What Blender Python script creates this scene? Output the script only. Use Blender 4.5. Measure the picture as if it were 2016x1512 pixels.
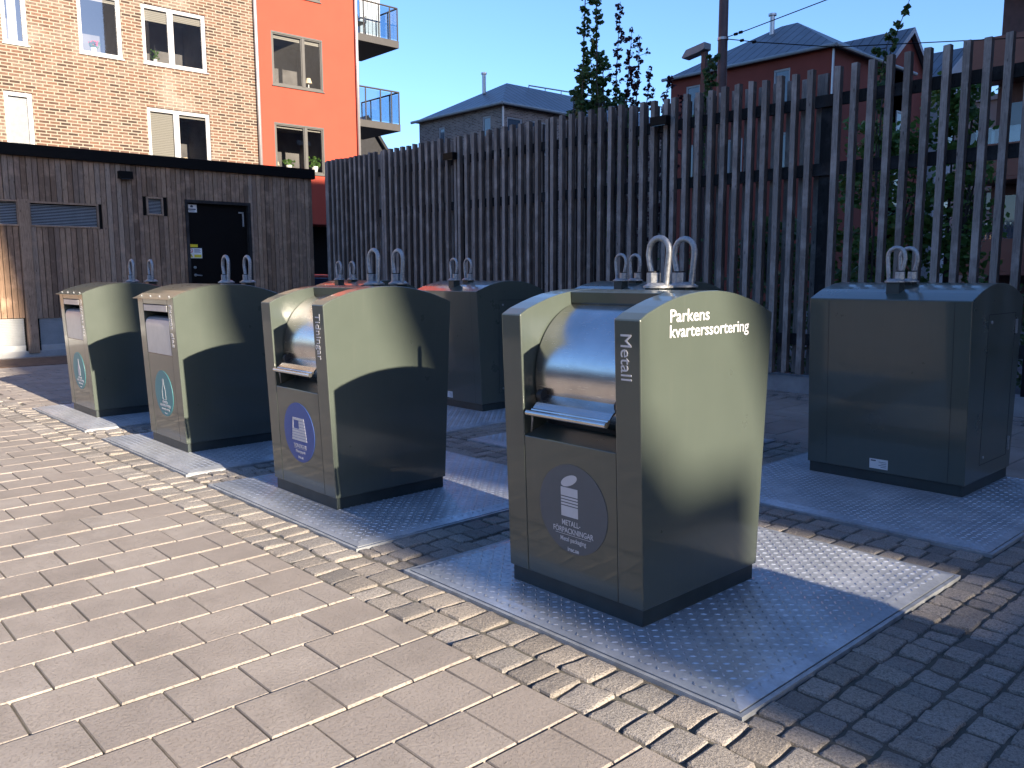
import bpy, bmesh, math, random
from mathutils import Vector, Matrix
R = math.radians
rnd = random.Random(7)
sc = bpy.context.scene
for o in list(bpy.data.objects): bpy.data.objects.remove(o)
COL = sc.collection

# ------------------------------------------------------------------ camera
yaw, pit, rol, foc = .8267, -.1306, -.0043, 1652.89
F = Vector((-math.sin(yaw)*math.cos(pit), math.cos(yaw)*math.cos(pit), math.sin(pit)))
Rt = Vector((math.cos(yaw), math.sin(yaw), 0)); Up = Rt.cross(F)
Rt, Up = Rt*math.cos(rol)+Up*math.sin(rol), Up*math.cos(rol)-Rt*math.sin(rol)
cd = bpy.data.cameras.new('camera'); cam = bpy.data.objects.new('camera', cd); COL.objects.link(cam)
cam.matrix_world = Matrix(((Rt.x, Up.x, -F.x, 0), (Rt.y, Up.y, -F.y, 0), (Rt.z, Up.z, -F.z, 1.5), (0, 0, 0, 1)))
cd.sensor_width = 36; cd.lens = foc/2016*36; cd.clip_end = 2000; cd.clip_start = .05
sc.camera = cam

# ------------------------------------------------------------------ sky, sun, exposure
SUN_DIR = Vector((1, -.035, .325)).normalized()          # towards the sun
elev = math.asin(SUN_DIR.z); azi = math.atan2(SUN_DIR.x, SUN_DIR.y)
w = bpy.data.worlds.new('World'); sc.world = w; w.use_nodes = True
nt = w.node_tree; bg = nt.nodes['Background']
sky = nt.nodes.new('ShaderNodeTexSky'); sky.sky_type = 'NISHITA'; sky.sun_disc = False
sky.sun_elevation = elev; sky.sun_rotation = azi; sky.altitude = 50; sky.air_density = 1.0; sky.dust_density = .6; sky.ozone_density = 6.0
tint = nt.nodes.new('ShaderNodeMix'); tint.data_type = 'RGBA'; tint.blend_type = 'MULTIPLY'; tint.inputs[0].default_value = 1; tint.inputs[7].default_value = (1.0, .945, 1.0, 1); nt.links.new(sky.outputs[0], tint.inputs[6]); nt.links.new(tint.outputs[2], bg.inputs[0]); bg.inputs[1].default_value = .10
sl = bpy.data.lights.new('sun', 'SUN'); sl.energy = 5.0; sl.angle = R(.53); sl.color = (1, .86, .68)
so = bpy.data.objects.new('sun', sl); COL.objects.link(so)
so.rotation_euler = SUN_DIR.to_track_quat('Z', 'Y').to_euler(); so.location = (20, 0, 12)
sc.view_settings.view_transform = 'Standard'; sc.view_settings.look = 'None'
sc.view_settings.exposure = 1.75; sc.view_settings.gamma = 1
sc.view_settings.use_curve_mapping = False

# ------------------------------------------------------------------ material helpers
MATS = {}
class NB:
    """small node-graph writer"""
    def __init__(s, name):
        s.m = bpy.data.materials.new(name); s.m.use_nodes = True
        s.t = s.m.node_tree; s.b = s.t.nodes['Principled BSDF']; s.out = s.t.nodes['Material Output']
        MATS[name] = s.m
    def n(s, typ, **kw):
        nd = s.t.nodes.new(typ)
        for k, v in kw.items():
            if hasattr(nd, k): setattr(nd, k, v)
        return nd
    def link(s, a, b): s.t.links.new(a, b)
    def put(s, nd, key, v):
        if hasattr(v, 'is_output') or isinstance(v, bpy.types.NodeSocket): s.link(v, nd.inputs[key])
        else: nd.inputs[key].default_value = v
    def coord(s, kind='Object', scale=(1, 1, 1), loc=(0, 0, 0)):
        c = s.n('ShaderNodeTexCoord'); mp = s.n('ShaderNodeMapping')
        s.link(c.outputs[kind], mp.inputs[0]); mp.inputs['Scale'].default_value = scale; mp.inputs['Location'].default_value = loc
        return mp.outputs[0]
    def noise(s, vec, scale, detail=4, rough=.55, out='Fac'):
        nd = s.n('ShaderNodeTexNoise'); s.link(vec, nd.inputs['Vector'])
        nd.inputs['Scale'].default_value = scale; nd.inputs['Detail'].default_value = detail; nd.inputs['Roughness'].default_value = rough
        return nd.outputs[out]
    def ramp(s, fac, stops, interp='LINEAR'):
        nd = s.n('ShaderNodeValToRGB'); s.link(fac, nd.inputs[0]); cr = nd.color_ramp; cr.interpolation = interp
        while len(cr.elements) > 1: cr.elements.remove(cr.elements[-1])
        cr.elements[0].position = stops[0][0]; c = stops[0][1]; cr.elements[0].color = (*c, 1) if isinstance(c, tuple) else (c, c, c, 1)
        for p, c in stops[1:]:
            e = cr.elements.new(p); e.color = (*c, 1) if isinstance(c, tuple) else (c, c, c, 1)
        return nd.outputs[0]
    def mix(s, fac, a, b, mode='MIX'):
        nd = s.n('ShaderNodeMix'); nd.data_type = 'RGBA'; nd.blend_type = mode
        s.put(nd, 0, fac)
        for i, v in ((6, a), (7, b)):
            if isinstance(v, tuple): nd.inputs[i].default_value = (*v, 1)
            else: s.link(v, nd.inputs[i])
        return nd.outputs[2]
    def math(s, op, a, b=0, c=0):
        nd = s.n('ShaderNodeMath'); nd.operation = op
        for i, v in enumerate((a, b, c)): s.put(nd, i, v)
        return nd.outputs[0]
    def island(s): return s.n('ShaderNodeNewGeometry').outputs['Random Per Island']
    def bump(s, h, strength=.3, dist=.01):
        nd = s.n('ShaderNodeBump'); s.link(h, nd.inputs['Height']); nd.inputs['Strength'].default_value = strength
        nd.inputs['Distance'].default_value = dist; s.link(nd.outputs[0], s.b.inputs['Normal']); return nd
    def set(s, **kw):
        names = {'base': 'Base Color', 'rough': 'Roughness', 'metal': 'Metallic', 'coat': 'Coat Weight', 'coatr': 'Coat Roughness', 'spec': 'Specular IOR Level', 'aniso': 'Anisotropic'}
        for k, v in kw.items():
            i = names[k]
            if isinstance(v, tuple): v = (*v, 1)
            s.put(s.b, i, v)
        return s.m

def simple(name, col, rough=.6, metal=0, var=.12, nscale=6, bump=0, **kw):
    b = NB(name); v = b.coord(); n = b.noise(v, nscale, 5)
    lo = tuple(c*(1-var) for c in col); hi = tuple(min(1, c*(1+var)) for c in col)
    b.set(base=b.ramp(n, [(.3, lo), (.7, hi)]), rough=rough, metal=metal, **kw)
    if bump: b.bump(b.noise(v, nscale*12, 3), bump, .004)
    return b.m

# painted container steel: powder coat, slightly dusty low down, faint orange peel
def paint(name, col):
    b = NB(name); v = b.coord(); n = b.noise(v, 3.5, 6, .6)
    st = b.noise(b.coord(scale=(9, 9, .7)), 3, 5, .6)
    c = b.mix(b.ramp(st, [(.55, 0), (.85, .07)]), b.ramp(n, [(.3, tuple(x*.96 for x in col)), (.75, tuple(x*1.04 for x in col))]), (.2, .19, .16))
    b.set(base=c, rough=b.ramp(n, [(.3, .27), (.75, .33)]), spec=.45, coat=.6, coatr=.06)
    b.bump(b.noise(b.coord(), 1.6, 2), .012, .05)
    return b.m
M_PAINT = paint('container_paint', (.062, .076, .064))
M_PLINTH = simple('plinth_paint', (.024, .034, .034), .42, var=.25, nscale=9)
M_DARK = simple('dark_void', (.01, .01, .011), .7)
M_RUBBER = simple('black_rubber', (.012, .012, .013), .55)
def steel(name, col, rough, sx=(1, 1, 1), bumpv=.05):
    b = NB(name); v = b.coord(scale=sx); n = b.noise(v, 5, 6, .65); sm = b.noise(b.coord(), 7, 5, .6)
    b.set(base=b.ramp(sm, [(.3, tuple(c*.8 for c in col)), (.7, col)]), metal=1.0, rough=b.ramp(n, [(.3, rough*.75), (.7, rough*1.3)]))
    b.bump(n, bumpv, .002); return b.m
M_STAIN = steel('brushed_stainless', (.62, .60, .58), .22, (1.5, 60, 60), .10)
M_FLAP = simple('flap_steel', (.50, .50, .50), .38, .35, var=.06, nscale=14)
M_GALV = NB('galvanised_lug'); v = M_GALV.coord(); n = M_GALV.noise(v, 55, 4, .6)
M_GALV.set(base=M_GALV.ramp(n, [(.3, (.24, .25, .26)), (.7, (.46, .47, .48))]), metal=.55, rough=M_GALV.ramp(n, [(.3, .38), (.7, .6)])); M_GALV.bump(n, .25, .002); M_GALV = M_GALV.m
# galvanised tread plate with worn and dusty patches
b = NB('tread_plate_steel'); v = b.coord(); n1 = b.noise(v, 2.2, 6, .62); n2 = b.noise(v, 42, 4, .6)
c = b.mix(b.ramp(n1, [(.42, 0), (.62, 1)]), (.42, .45, .49), (.62, .65, .69))
c = b.mix(b.ramp(n2, [(.35, .0), (.75, .35)]), c, (.20, .20, .20))
b.set(base=c, metal=.55, rough=b.ramp(n2, [(.3, .32), (.7, .52)])); b.bump(b.noise(v, 180, 3), .12, .002); M_TREAD = b.m
M_MARK = simple('tread_bars', (.50, .53, .57), .42, .7, var=.4, nscale=3, bump=.1)
M_FRAME = simple('plate_frame_steel', (.34, .36, .38), .55, .3, var=.3, nscale=12)
# granite setts
b = NB('granite_setts'); v = b.coord(); isl = b.island(); sp = b.noise(v, 210, 3, .7); big = b.noise(v, 26, 4, .6); mid = b.noise(v, 95, 5, .7)
base = b.ramp(isl, [(0, (.22, .195, .17)), (.2, (.35, .31, .27)), (.4, (.27, .25, .23)), (.6, (.38, .345, .31)), (.8, (.34, .30, .26)), (1, (.19, .175, .16))])
base = b.mix(b.ramp(sp, [(.35, .55), (.52, 0)]), base, (.09, .085, .08)); base = b.mix(b.ramp(sp, [(.58, 0), (.72, .6)]), base, (.56, .53, .48))
base = b.mix(b.ramp(mid, [(.34, .8), (.52, 0)]), base, (.10, .09, .08)); b.set(base=base, rough=.85); h = b.math('ADD', b.math('MULTIPLY', big, .35), b.math('MULTIPLY', mid, .8)); b.bump(h, 1.0, .014); M_SETT = b.m
# concrete pavers
b = NB('concrete_pavers'); v = b.coord(); isl = b.island(); n = b.noise(v, 5, 6, .6); g = b.noise(v, 95, 4, .75); sp2 = b.noise(v, 38, 2, .5)
base = b.mix(b.ramp(n, [(.3, 0), (.7, 1)]), (.28, .245, .212), (.35, .31, .272))
base = b.mix(b.math('MULTIPLY', isl, .6), base, (.25, .212, .18))
base = b.mix(b.ramp(g, [(.64, 0), (.74, .6)]), base, (.50, .46, .40)); base = b.mix(b.ramp(sp2, [(.74, 0), (.78, .8)]), base, (.08, .07, .06))
st = b.noise(v, 1.6, 6, .65); base = b.mix(b.ramp(st, [(.48, 0), (.72, .55)]), base, (.165, .145, .125)); st2 = b.noise(b.coord(loc=(3, 7, 0)), 6, 3, .5); base = b.mix(b.ramp(st2, [(.72, 0), (.80, .5)]), base, (.10, .09, .08))
b.set(base=base, rough=.85); b.bump(b.math('ADD', b.ramp(g, [(.56, 0), (.72, 1)]), b.math('MULTIPLY', b.noise(v, 60, 5, .7), .6)), .75, .0065); M_PAVER = b.m
b = NB('jointing_sand'); v = b.coord(); n = b.noise(v, 300, 4, .7); n3 = b.noise(v, 9, 4)
b.set(base=b.mix(b.ramp(n3, [(.4, 0), (.65, 1)]), b.ramp(n, [(.3, (.05, .044, .036)), (.7, (.17, .15, .125))]), (.085, .085, .07)), rough=.95); b.bump(n, .8, .006); M_SAND = b.m
M_ASPH = simple('far_ground_asphalt', (.10, .10, .10), .9, var=.25, nscale=2, bump=.4)
# weathered boards: grain along Z, colour per board
def wood(name, cols, rough=.85, sc_=1.0):
    b = NB(name); isl = b.island()
    g = b.noise(b.coord(scale=(34, 34, 1.6)), 4*sc_, 7, .65); v = b.coord(); blot = b.noise(v, 3.2, 5, .62)
    k = len(cols)-1; base = b.ramp(isl, [(i/k, c) for i, c in enumerate(cols)])
    base = b.mix(b.ramp(g, [(.35, .6), (.6, 0)]), base, tuple(c*.33 for c in cols[0]))
    base = b.mix(b.ramp(blot, [(.5, 0), (.68, .5)]), base, tuple(min(1, c*2.3+.03) for c in cols[0]))
    # knots
    vo = b.n('ShaderNodeTexVoronoi'); b.link(b.coord(scale=(9, 9, 2.6)), vo.inputs['Vector']); vo.inputs['Scale'].default_value = 1.6
    base = b.mix(b.ramp(vo.outputs['Distance'], [(.05, .85), (.13, 0)]), base, tuple(c*.25 for c in cols[0]))
    b.set(base=base, rough=rough, spec=.2); b.bump(g, .45, .004); return b.m
M_SLAT = wood('grey_slat_wood', [(.22, .192, .172), (.33, .29, .262), (.26, .226, .203), (.38, .335, .305), (.28, .246, .223)])
M_SIDE = wood('brown_shaded_slat_sides', [(.10, .078, .066), (.145, .112, .094), (.12, .094, .08), (.165, .13, .11)])  # brown slat sides, their shade also darkened into the colour
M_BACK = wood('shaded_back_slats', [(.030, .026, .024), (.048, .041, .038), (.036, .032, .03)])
M_RAIL = wood('dark_rail_wood', [(.022, .020, .021), (.035, .032, .031)])
M_BOARD = wood('brown_cladding', [(.21, .135, .088), (.33, .215, .142), (.26, .18, .132), (.40, .275, .185), (.17, .112, .078), (.38, .29, .22)])
M_BLACK = simple('black_sheet_metal', (.004, .004, .0045), .5, spec=.12)
M_CONC = simple('wall_concrete', (.33, .33, .33), .85, var=.18, nscale=5, bump=.3)
M_SHUT = simple('light_louvre_metal', (.42, .43, .43), .45, .3, var=.08)
# brick
def brick(name, stops, mortar, bw, bh, ms, axis='X', blot=None):
    b = NB(name); c = b.n('ShaderNodeTexCoord'); sp = b.n('ShaderNodeSeparateXYZ'); b.link(c.outputs['Object'], sp.inputs[0])
    cb = b.n('ShaderNodeCombineXYZ')
    if axis == 'X': b.link(sp.outputs[1], cb.inputs[0])
    else: b.link(b.math('ADD', sp.outputs[0], sp.outputs[1]), cb.inputs[0])
    b.link(sp.outputs[2], cb.inputs[1]); t = b.n('ShaderNodeTexBrick'); b.link(cb.outputs[0], t.inputs['Vector'])
    t.offset = .37; t.squash = 1; t.inputs['Scale'].default_value = 1; t.inputs['Brick Width'].default_value = bw; t.inputs['Row Height'].default_value = bh
    t.inputs['Mortar Size'].default_value = ms; t.inputs['Mortar Smooth'].default_value = .15; t.inputs['Bias'].default_value = 0
    t.inputs['Color1'].default_value = (0, 0, 0, 1); t.inputs['Color2'].default_value = (1, 1, 1, 1); t.inputs['Mortar'].default_value = (.5, .5, .5, 1)
    v = b.coord(); n = b.noise(v, .45, 5, .6); n2 = b.noise(v, 14, 4, .65)
    fac = b.math('ADD', b.math('MULTIPLY', t.outputs['Color'], .8), b.math('MULTIPLY', b.math('SUBTRACT', n, .5), .7))
    base = b.ramp(fac, stops); base = b.mix(b.ramp(n2, [(.35, .35), (.65, 0)]), base, tuple(x*.45 for x in stops[0][1]))
    base = b.mix(t.outputs['Fac'], base, mortar)
    if blot: base = b.mix(b.ramp(n, [(.55, 0), (.68, .55)]), base, blot)
    b.set(base=base, rough=.9, spec=.2); b.bump(b.math('SUBTRACT', 1, t.outputs['Fac']), .55, .02); return b.m
M_BRICK = brick('tan_brick', [(0, (.05, .032, .026)), (.22, (.115, .066, .048)), (.5, (.165, .088, .06)), (.72, (.145, .10, .08)), (.9, (.20, .14, .10)), (1, (.24, .19, .15))], (.245, .215, .17), .26, .084, .015, 'X', (.27, .24, .205))
M_BRICK2 = brick('grey_brown_brick', [(0, (.14, .10, .085)), (.5, (.26, .19, .16)), (1, (.36, .28, .24))], (.30, .27, .25), .27, .09, .014, 'XY')
M_ORANGE = simple('orange_render', (.33, .048, .026), .9, var=.05, nscale=1.2, bump=.1)
M_RED = simple('red_render', (.20, .042, .028), .9, var=.1, nscale=1, bump=.1)
M_PALE = simple('pale_render', (.42, .41, .43), .9, var=.08, nscale=1)
M_BEIGE = simple('beige_render', (.33, .27, .25), .9, var=.08, nscale=1)
M_COPPER = simple('brown_panels', (.17, .07, .045), .5, var=.15, nscale=2)
M_WHITE = simple('white_window_frame', (.36, .36, .37), .45, var=.03)
M_GREYF = simple('grey_window_frame', (.065, .062, .058), .5, var=.05)
M_BALC = simple('dark_balcony_metal', (.038, .035, .034), .5, var=.08)
M_PIPE = simple('pale_downpipe', (.42, .40, .40), .35, .6, var=.06)
M_BLIND = NB('window_blind'); v = M_BLIND.n('ShaderNodeTexWave'); v.bands_direction = 'Z'; M_BLIND.link(M_BLIND.coord(), v.inputs[0]); v.inputs['Scale'].default_value = 6.5
M_BLIND.set(base=M_BLIND.ramp(v.outputs[0], [(.2, (.16, .145, .12)), (.6, (.27, .25, .215))]), rough=.7); M_BLIND = M_BLIND.m
M_CURT = simple('white_curtain', (.45, .45, .46), .8, var=.1, nscale=8)
M_ROOM = simple('room_shade', (.13, .12, .115), .9, var=.4, nscale=1.5)
b = NB('window_glass'); tr = b.n('ShaderNodeBsdfTransparent'); tr.inputs[0].default_value = (.93, .95, .96, 1); gl = b.n('ShaderNodeBsdfGlossy'); gl.inputs['Roughness'].default_value = .015
fr = b.n('ShaderNodeFresnel'); fr.inputs[0].default_value = 1.5; mx = b.n('ShaderNodeMixShader')
b.link(b.math('MINIMUM', b.math('ADD', fr.outputs[0], .20), 1), mx.inputs[0]); b.link(tr.outputs[0], mx.inputs[1]); b.link(gl.outputs[0], mx.inputs[2]); b.link(mx.outputs[0], b.out.inputs[0]); M_GLASS = b.m
b = NB('balcony_glass'); tr = b.n('ShaderNodeBsdfTransparent'); tr.inputs[0].default_value = (.82, .88, .92, 1); gl = b.n('ShaderNodeBsdfGlossy'); gl.inputs['Roughness'].default_value = .01
mx = b.n('ShaderNodeMixShader'); mx.inputs[0].default_value = .10; b.link(tr.outputs[0], mx.inputs[1]); b.link(gl.outputs[0], mx.inputs[2]); b.link(mx.outputs[0], b.out.inputs[0]); M_BGLASS = b.m
M_FARGLASS = simple('far_window_glass', (.06, .09, .12), .04, 0, var=.1); MATS['far_window_glass'].node_tree.nodes['Principled BSDF'].inputs['Specular IOR Level'].default_value = 1.0
# standing-seam roof
def seam(name, col, axis, pitch):
    b = NB(name); c = b.n('ShaderNodeTexCoord'); sp = b.n('ShaderNodeSeparateXYZ'); b.link(c.outputs['Object'], sp.inputs[0])
    fr = b.math('FRACT', b.math('DIVIDE', sp.outputs[axis], pitch)); line = b.ramp(fr, [(0, 1), (.06, 1), (.1, 0), (.9, 0), (.96, 1)])
    n = b.noise(b.coord(), 1.5, 4); base = b.ramp(n, [(.3, tuple(x*.8 for x in col)), (.7, tuple(x*1.2 for x in col))])
    b.set(base=b.mix(line, base, tuple(x*.35 for x in col)), rough=.42, metal=.4); b.bump(line, .6, .04); return b.m
M_ROOFX = seam('seam_roof_along_y', (.12, .13, .15), 0, .6); M_ROOFY = seam('seam_roof_along_x', (.12, .13, .15), 1, .6)
M_TILE = simple('dark_roof_tiles', (.010, .010, .012), .8, var=.4, nscale=6, bump=.5)
def leafmat(name, cols):
    b = NB(name); isl = b.island(); k = len(cols)-1
    b.set(base=b.ramp(isl, [(i/k, c) for i, c in enumerate(cols)]), rough=.5, spec=.35)
    b.b.inputs['Transmission Weight'].default_value = 0
    tl = b.n('ShaderNodeBsdfTranslucent'); tl.inputs[0].default_value = (*[min(1, c*1.6) for c in cols[-1]], 1)
    mx = b.n('ShaderNodeMixShader'); mx.inputs[0].default_value = .25; b.link(b.b.outputs[0], mx.inputs[1]); b.link(tl.outputs[0], mx.inputs[2]); b.link(mx.outputs[0], b.out.inputs[0]); return b.m
M_LEAF = leafmat('green_leaves', [(.04, .08, .028), (.07, .125, .04), (.05, .10, .034), (.10, .165, .055)])
M_LEAF2 = leafmat('bright_leaves', [(.05, .11, .025), (.09, .17, .035), (.06, .13, .03), (.13, .21, .05)])
M_PURP = leafmat('purple_leaves', [(.035, .014, .02), (.07, .02, .028), (.045, .017, .022)])
M_BARK = simple('bark', (.075, .06, .05), .9, var=.35, nscale=14, bump=.6)
M_RUST = simple('rusty_brown_pole', (.085, .045, .04), .6, var=.25, nscale=5)
M_LAMP = simple('grey_lamp_metal', (.24, .26, .27), .45, 0)
M_SOIL = simple('brown_soil', (.12, .075, .05), .95, var=.35, nscale=9, bump=.6)
def flat(name, col, rough=.45): return simple(name, col, rough, var=.04, nscale=20)
M_TXT = flat('white_lettering', (.55, .55, .57), .4); M_TXT2 = flat('pale_lettering', (.62, .62, .64), .4)
M_ST_GREY = flat('grey_sticker', (.085, .10, .115)); M_ST_BLUE = flat('blue_sticker', (.035, .085, .30)); M_ST_TEAL = flat('teal_sticker', (.06, .25, .27))
M_YEL = flat('yellow_print', (.70, .58, .03)); M_SIGN = flat('white_sign', (.72, .74, .76)); M_INK = flat('dark_print', (.04, .06, .10)); M_REDP = flat('red_print', (.55, .04, .04))
M_CARP = simple('car_paint_red', (.45, .06, .04), .25, .1, var=.03, coat=.8); M_CARB = simple('car_glass', (.02, .03, .05), .05)
M_WHITEP = simple('white_ceramic', (.75, .74, .70), .4); M_SHADE = simple('cream_lampshade', (.75, .60, .42), .8); M_FLOWER = simple('red_petals', (.55, .02, .03), .6)

# ------------------------------------------------------------------ mesh helpers
def mesh(name, verts, faces, mat, parent=None, smooth=False, bev=0, loc=None, mats=None, fm=None, seg=2):
    me = bpy.data.meshes.new(name); me.from_pydata([tuple(v) for v in verts], [], faces); me.validate(); me.update()
    for m_ in (mats or [mat]): me.materials.append(m_)
    if fm:
        for p, i in zip(me.polygons, fm): p.material_index = i
    o = bpy.data.objects.new(name, me); COL.objects.link(o)
    if smooth:
        for p in me.polygons: p.use_smooth = True
    if bev:
        md = o.modifiers.new('bevel', 'BEVEL'); md.width = bev; md.segments = seg; md.limit_method = 'ANGLE'; md.angle_limit = R(35); md.harden_normals = False
    if parent: o.parent = parent
    if loc: o.location = loc
    return o
class MB:
    def __init__(s): s.v = []; s.f = []; s.m = []
    def add(s, vs, fs, mi=0):
        k = len(s.v); s.v += [tuple(v) for v in vs]; s.f += [tuple(i+k for i in f) for f in fs]; s.m += [mi]*len(fs); return s
    def box(s, x0, x1, y0, y1, z0, z1, mi=0):
        if x0 > x1: x0, x1 = x1, x0
        if y0 > y1: y0, y1 = y1, y0
        if z0 > z1: z0, z1 = z1, z0
        return s.add([(x0, y0, z0), (x1, y0, z0), (x1, y1, z0), (x0, y1, z0), (x0, y0, z1), (x1, y0, z1), (x1, y1, z1), (x0, y1, z1)],
                     [(0, 3, 2, 1), (4, 5, 6, 7), (0, 1, 5, 4), (1, 2, 6, 5), (2, 3, 7, 6), (3, 0, 4, 7)], mi)
    def prism_x(s, prof, x0, x1, mi=0):          # closed YZ profile extruded along X (profile counter-clockwise seen from +X)
        n = len(prof); vs = [(x0, y, z) for y, z in prof]+[(x1, y, z) for y, z in prof]
        fs = [tuple(reversed(range(n))), tuple(range(n, 2*n))]+[(i, (i+1) % n, n+(i+1) % n, n+i) for i in range(n)]
        return s.add(vs, fs, mi)
    def tube(s, pts, r, seg=8, mi=0, cap=True):
        pts = [Vector(p) for p in pts]; rs = r if isinstance(r, (list, tuple)) else [r]*len(pts); vs = []; fs = []
        prev = None
        for i, p in enumerate(pts):
            d = (pts[min(i+1, len(pts)-1)]-pts[max(i-1, 0)]).normalized()
            if prev is None: a = d.orthogonal().normalized()
            else: a = (prev-d*prev.dot(d)).normalized()
            prev = a; bb = d.cross(a)
            for k in range(seg):
                t = 2*math.pi*k/seg; vs.append(p+(a*math.cos(t)+bb*math.sin(t))*rs[i])
        for i in range(len(pts)-1):
            for k in range(seg): fs.append((i*seg+k, i*seg+(k+1) % seg, (i+1)*seg+(k+1) % seg, (i+1)*seg+k))
        if cap: fs += [tuple(reversed(range(seg))), tuple(range((len(pts)-1)*seg, len(pts)*seg))]
        return s.add(vs, fs, mi)
    def disc(s, c, u, v, ru, rv, n=48, mi=0):     # flat filled ellipse
        c, u, v = Vector(c), Vector(u), Vector(v)
        return s.add([c+u*ru*math.cos(2*math.pi*i/n)+v*rv*math.sin(2*math.pi*i/n) for i in range(n)], [tuple(range(n))], mi)
    def build(s, name, mat, parent=None, **kw):
        if isinstance(mat, list): return mesh(name, s.v, s.f, None, parent, mats=mat, fm=s.m, **kw)
        return mesh(name, s.v, s.f, mat, parent, **kw)
def tag(o, label=None, cat=None, group=None, kind=None):
    if label: o['label'] = label
    if cat: o['category'] = cat
    if group: o['group'] = group
    if kind: o['kind'] = kind
    return o
def thing(name, loc, label, cat, group=None, rz=0):
    o = bpy.data.objects.new(name, None); COL.objects.link(o); o.location = loc; o.rotation_euler.z = rz; o.empty_display_size = .2
    return tag(o, label, cat, group)
def copy_tree(o, parent=None):
    c = o.copy(); COL.objects.link(c)
    if parent: c.parent = parent
    for ch in [x for x in bpy.data.objects if x.parent == o]: copy_tree(ch, c)
    return c
def text(name, s, size, mat, parent, M, xs=1.0, bold=0.0, align='LEFT', depth=.0006, sp=1.0, fit=None):
    cu = bpy.data.curves.new('t', 'FONT'); cu.body = s; cu.size = 1; cu.extrude = depth/size; cu.offset = bold/size; cu.align_x = align; cu.resolution_u = 3; cu.space_character = sp
    tmp = bpy.data.objects.new('t', cu); COL.objects.link(tmp); dg = bpy.context.evaluated_depsgraph_get()
    me = bpy.data.meshes.new_from_object(tmp.evaluated_get(dg)); bpy.data.objects.remove(tmp)
    if fit:
        xx = [v.co.x for v in me.vertices]; xs = fit/(max(xx)-min(xx))/size
    me.transform(M @ Matrix.Diagonal((xs*size, size, size, 1))); me.materials.clear(); me.materials.append(mat)
    o = bpy.data.objects.new(name, me); COL.objects.link(o); o.parent = parent; return o
def basis(o, u, v):
    u, v = Vector(u).normalized(), Vector(v).normalized(); n = u.cross(v)
    return Matrix(((u.x, v.x, n.x, o[0]), (u.y, v.y, n.y, o[1]), (u.z, v.z, n.z, o[2]), (0, 0, 0, 1)))

# ------------------------------------------------------------------ ground
g = MB(); g.box(-400, 300, -300, 400, -1, -.06); tag(g.build('ground', M_ASPH), kind='structure')
g = MB(); g.add([(-17.75, -8, -.012), (6, -8, -.012), (6, 9.8, -.012), (-17.75, 9.8, -.012)], [(0, 1, 2, 3)]); tag(g.build('joint_sand_bed', M_SAND), kind='structure')
def pavers(reg, px, py, x_al, y_al, name, lim=None, bv=.0065):
    x0, x1, y0, y1 = reg; g = MB(); gap = .0035
    nx = int((x_al-x0)/px)+2; k = -int((x1-x_al)/px)-2
    for i in range(k, nx):
        xr = x_al-i*px; off = (i % 2)*py/2
        if xr-px < x0-px or xr > x1+px: continue
        ye = y_al
        j = 0; edges = [y_al]; y = y_al-off if off else y_al-py
        while y > y0-py: edges.append(y); y -= py
        for a, bb in zip(edges[:-1], edges[1:]):
            xa, xb, ya, yb = xr-px+gap, xr-gap, bb+gap, a-gap
            if yb < y0: continue
            h = rnd.uniform(-.0022, .0022); tx = rnd.uniform(-.0015, .0015); ty = rnd.uniform(-.0015, .0015)
            j2 = lambda: rnd.uniform(-.0012, .0012)
            base = [(xa, ya), (xb, ya), (xb, yb), (xa, yb)]; top = [(xa+bv+j2(), ya+bv*.35+j2()), (xb-bv+j2(), ya+bv*.35+j2()), (xb-bv+j2(), yb-bv*.35+j2()), (xa+bv+j2(), yb-bv*.35+j2())]
            hz = lambda p: h+tx*((p[0]-xa)/px-.5)*2+ty*((p[1]-ya)/py-.5)*2
            vs = [(p[0], p[1], -.03) for p in base]+[(p[0], p[1], hz(p)-.0058) for p in base]+[(p[0], p[1], hz(p)) for p in top]
            fs = [(8, 9, 10, 11)]+[(i_, (i_+1) % 4, 4+(i_+1) % 4, 4+i_) for i_ in range(4)]+[(4+i_, 4+(i_+1) % 4, 8+(i_+1) % 4, 8+i_) for i_ in range(4)]
            g.add(vs, fs)
    return g
g = pavers((-17.6, 2.5, -3.5, 2.012), .2845, .285, -1.852, 2.012, 'paving'); tag(g.build('paving', M_PAVER), kind='structure')
g = pavers((-17.4, -11.0, 2.7, 9.3), .2845, .285, -11.0, 9.3, 'p2'); tag(g.build('paving', M_PAVER), kind='structure')
g = pavers((-10.9, 5.5, 6.98, 9.14), .38, .38, 5.5, 9.14, 'p3'); tag(g.build('paving', M_PAVER), kind='structure')
g = pavers((-17.4, -11.0, 2.42, 2.66), .2845, .285, -11.0, 2.69, 'p4'); tag(g.build('paving', M_PAVER), kind='structure')
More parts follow.
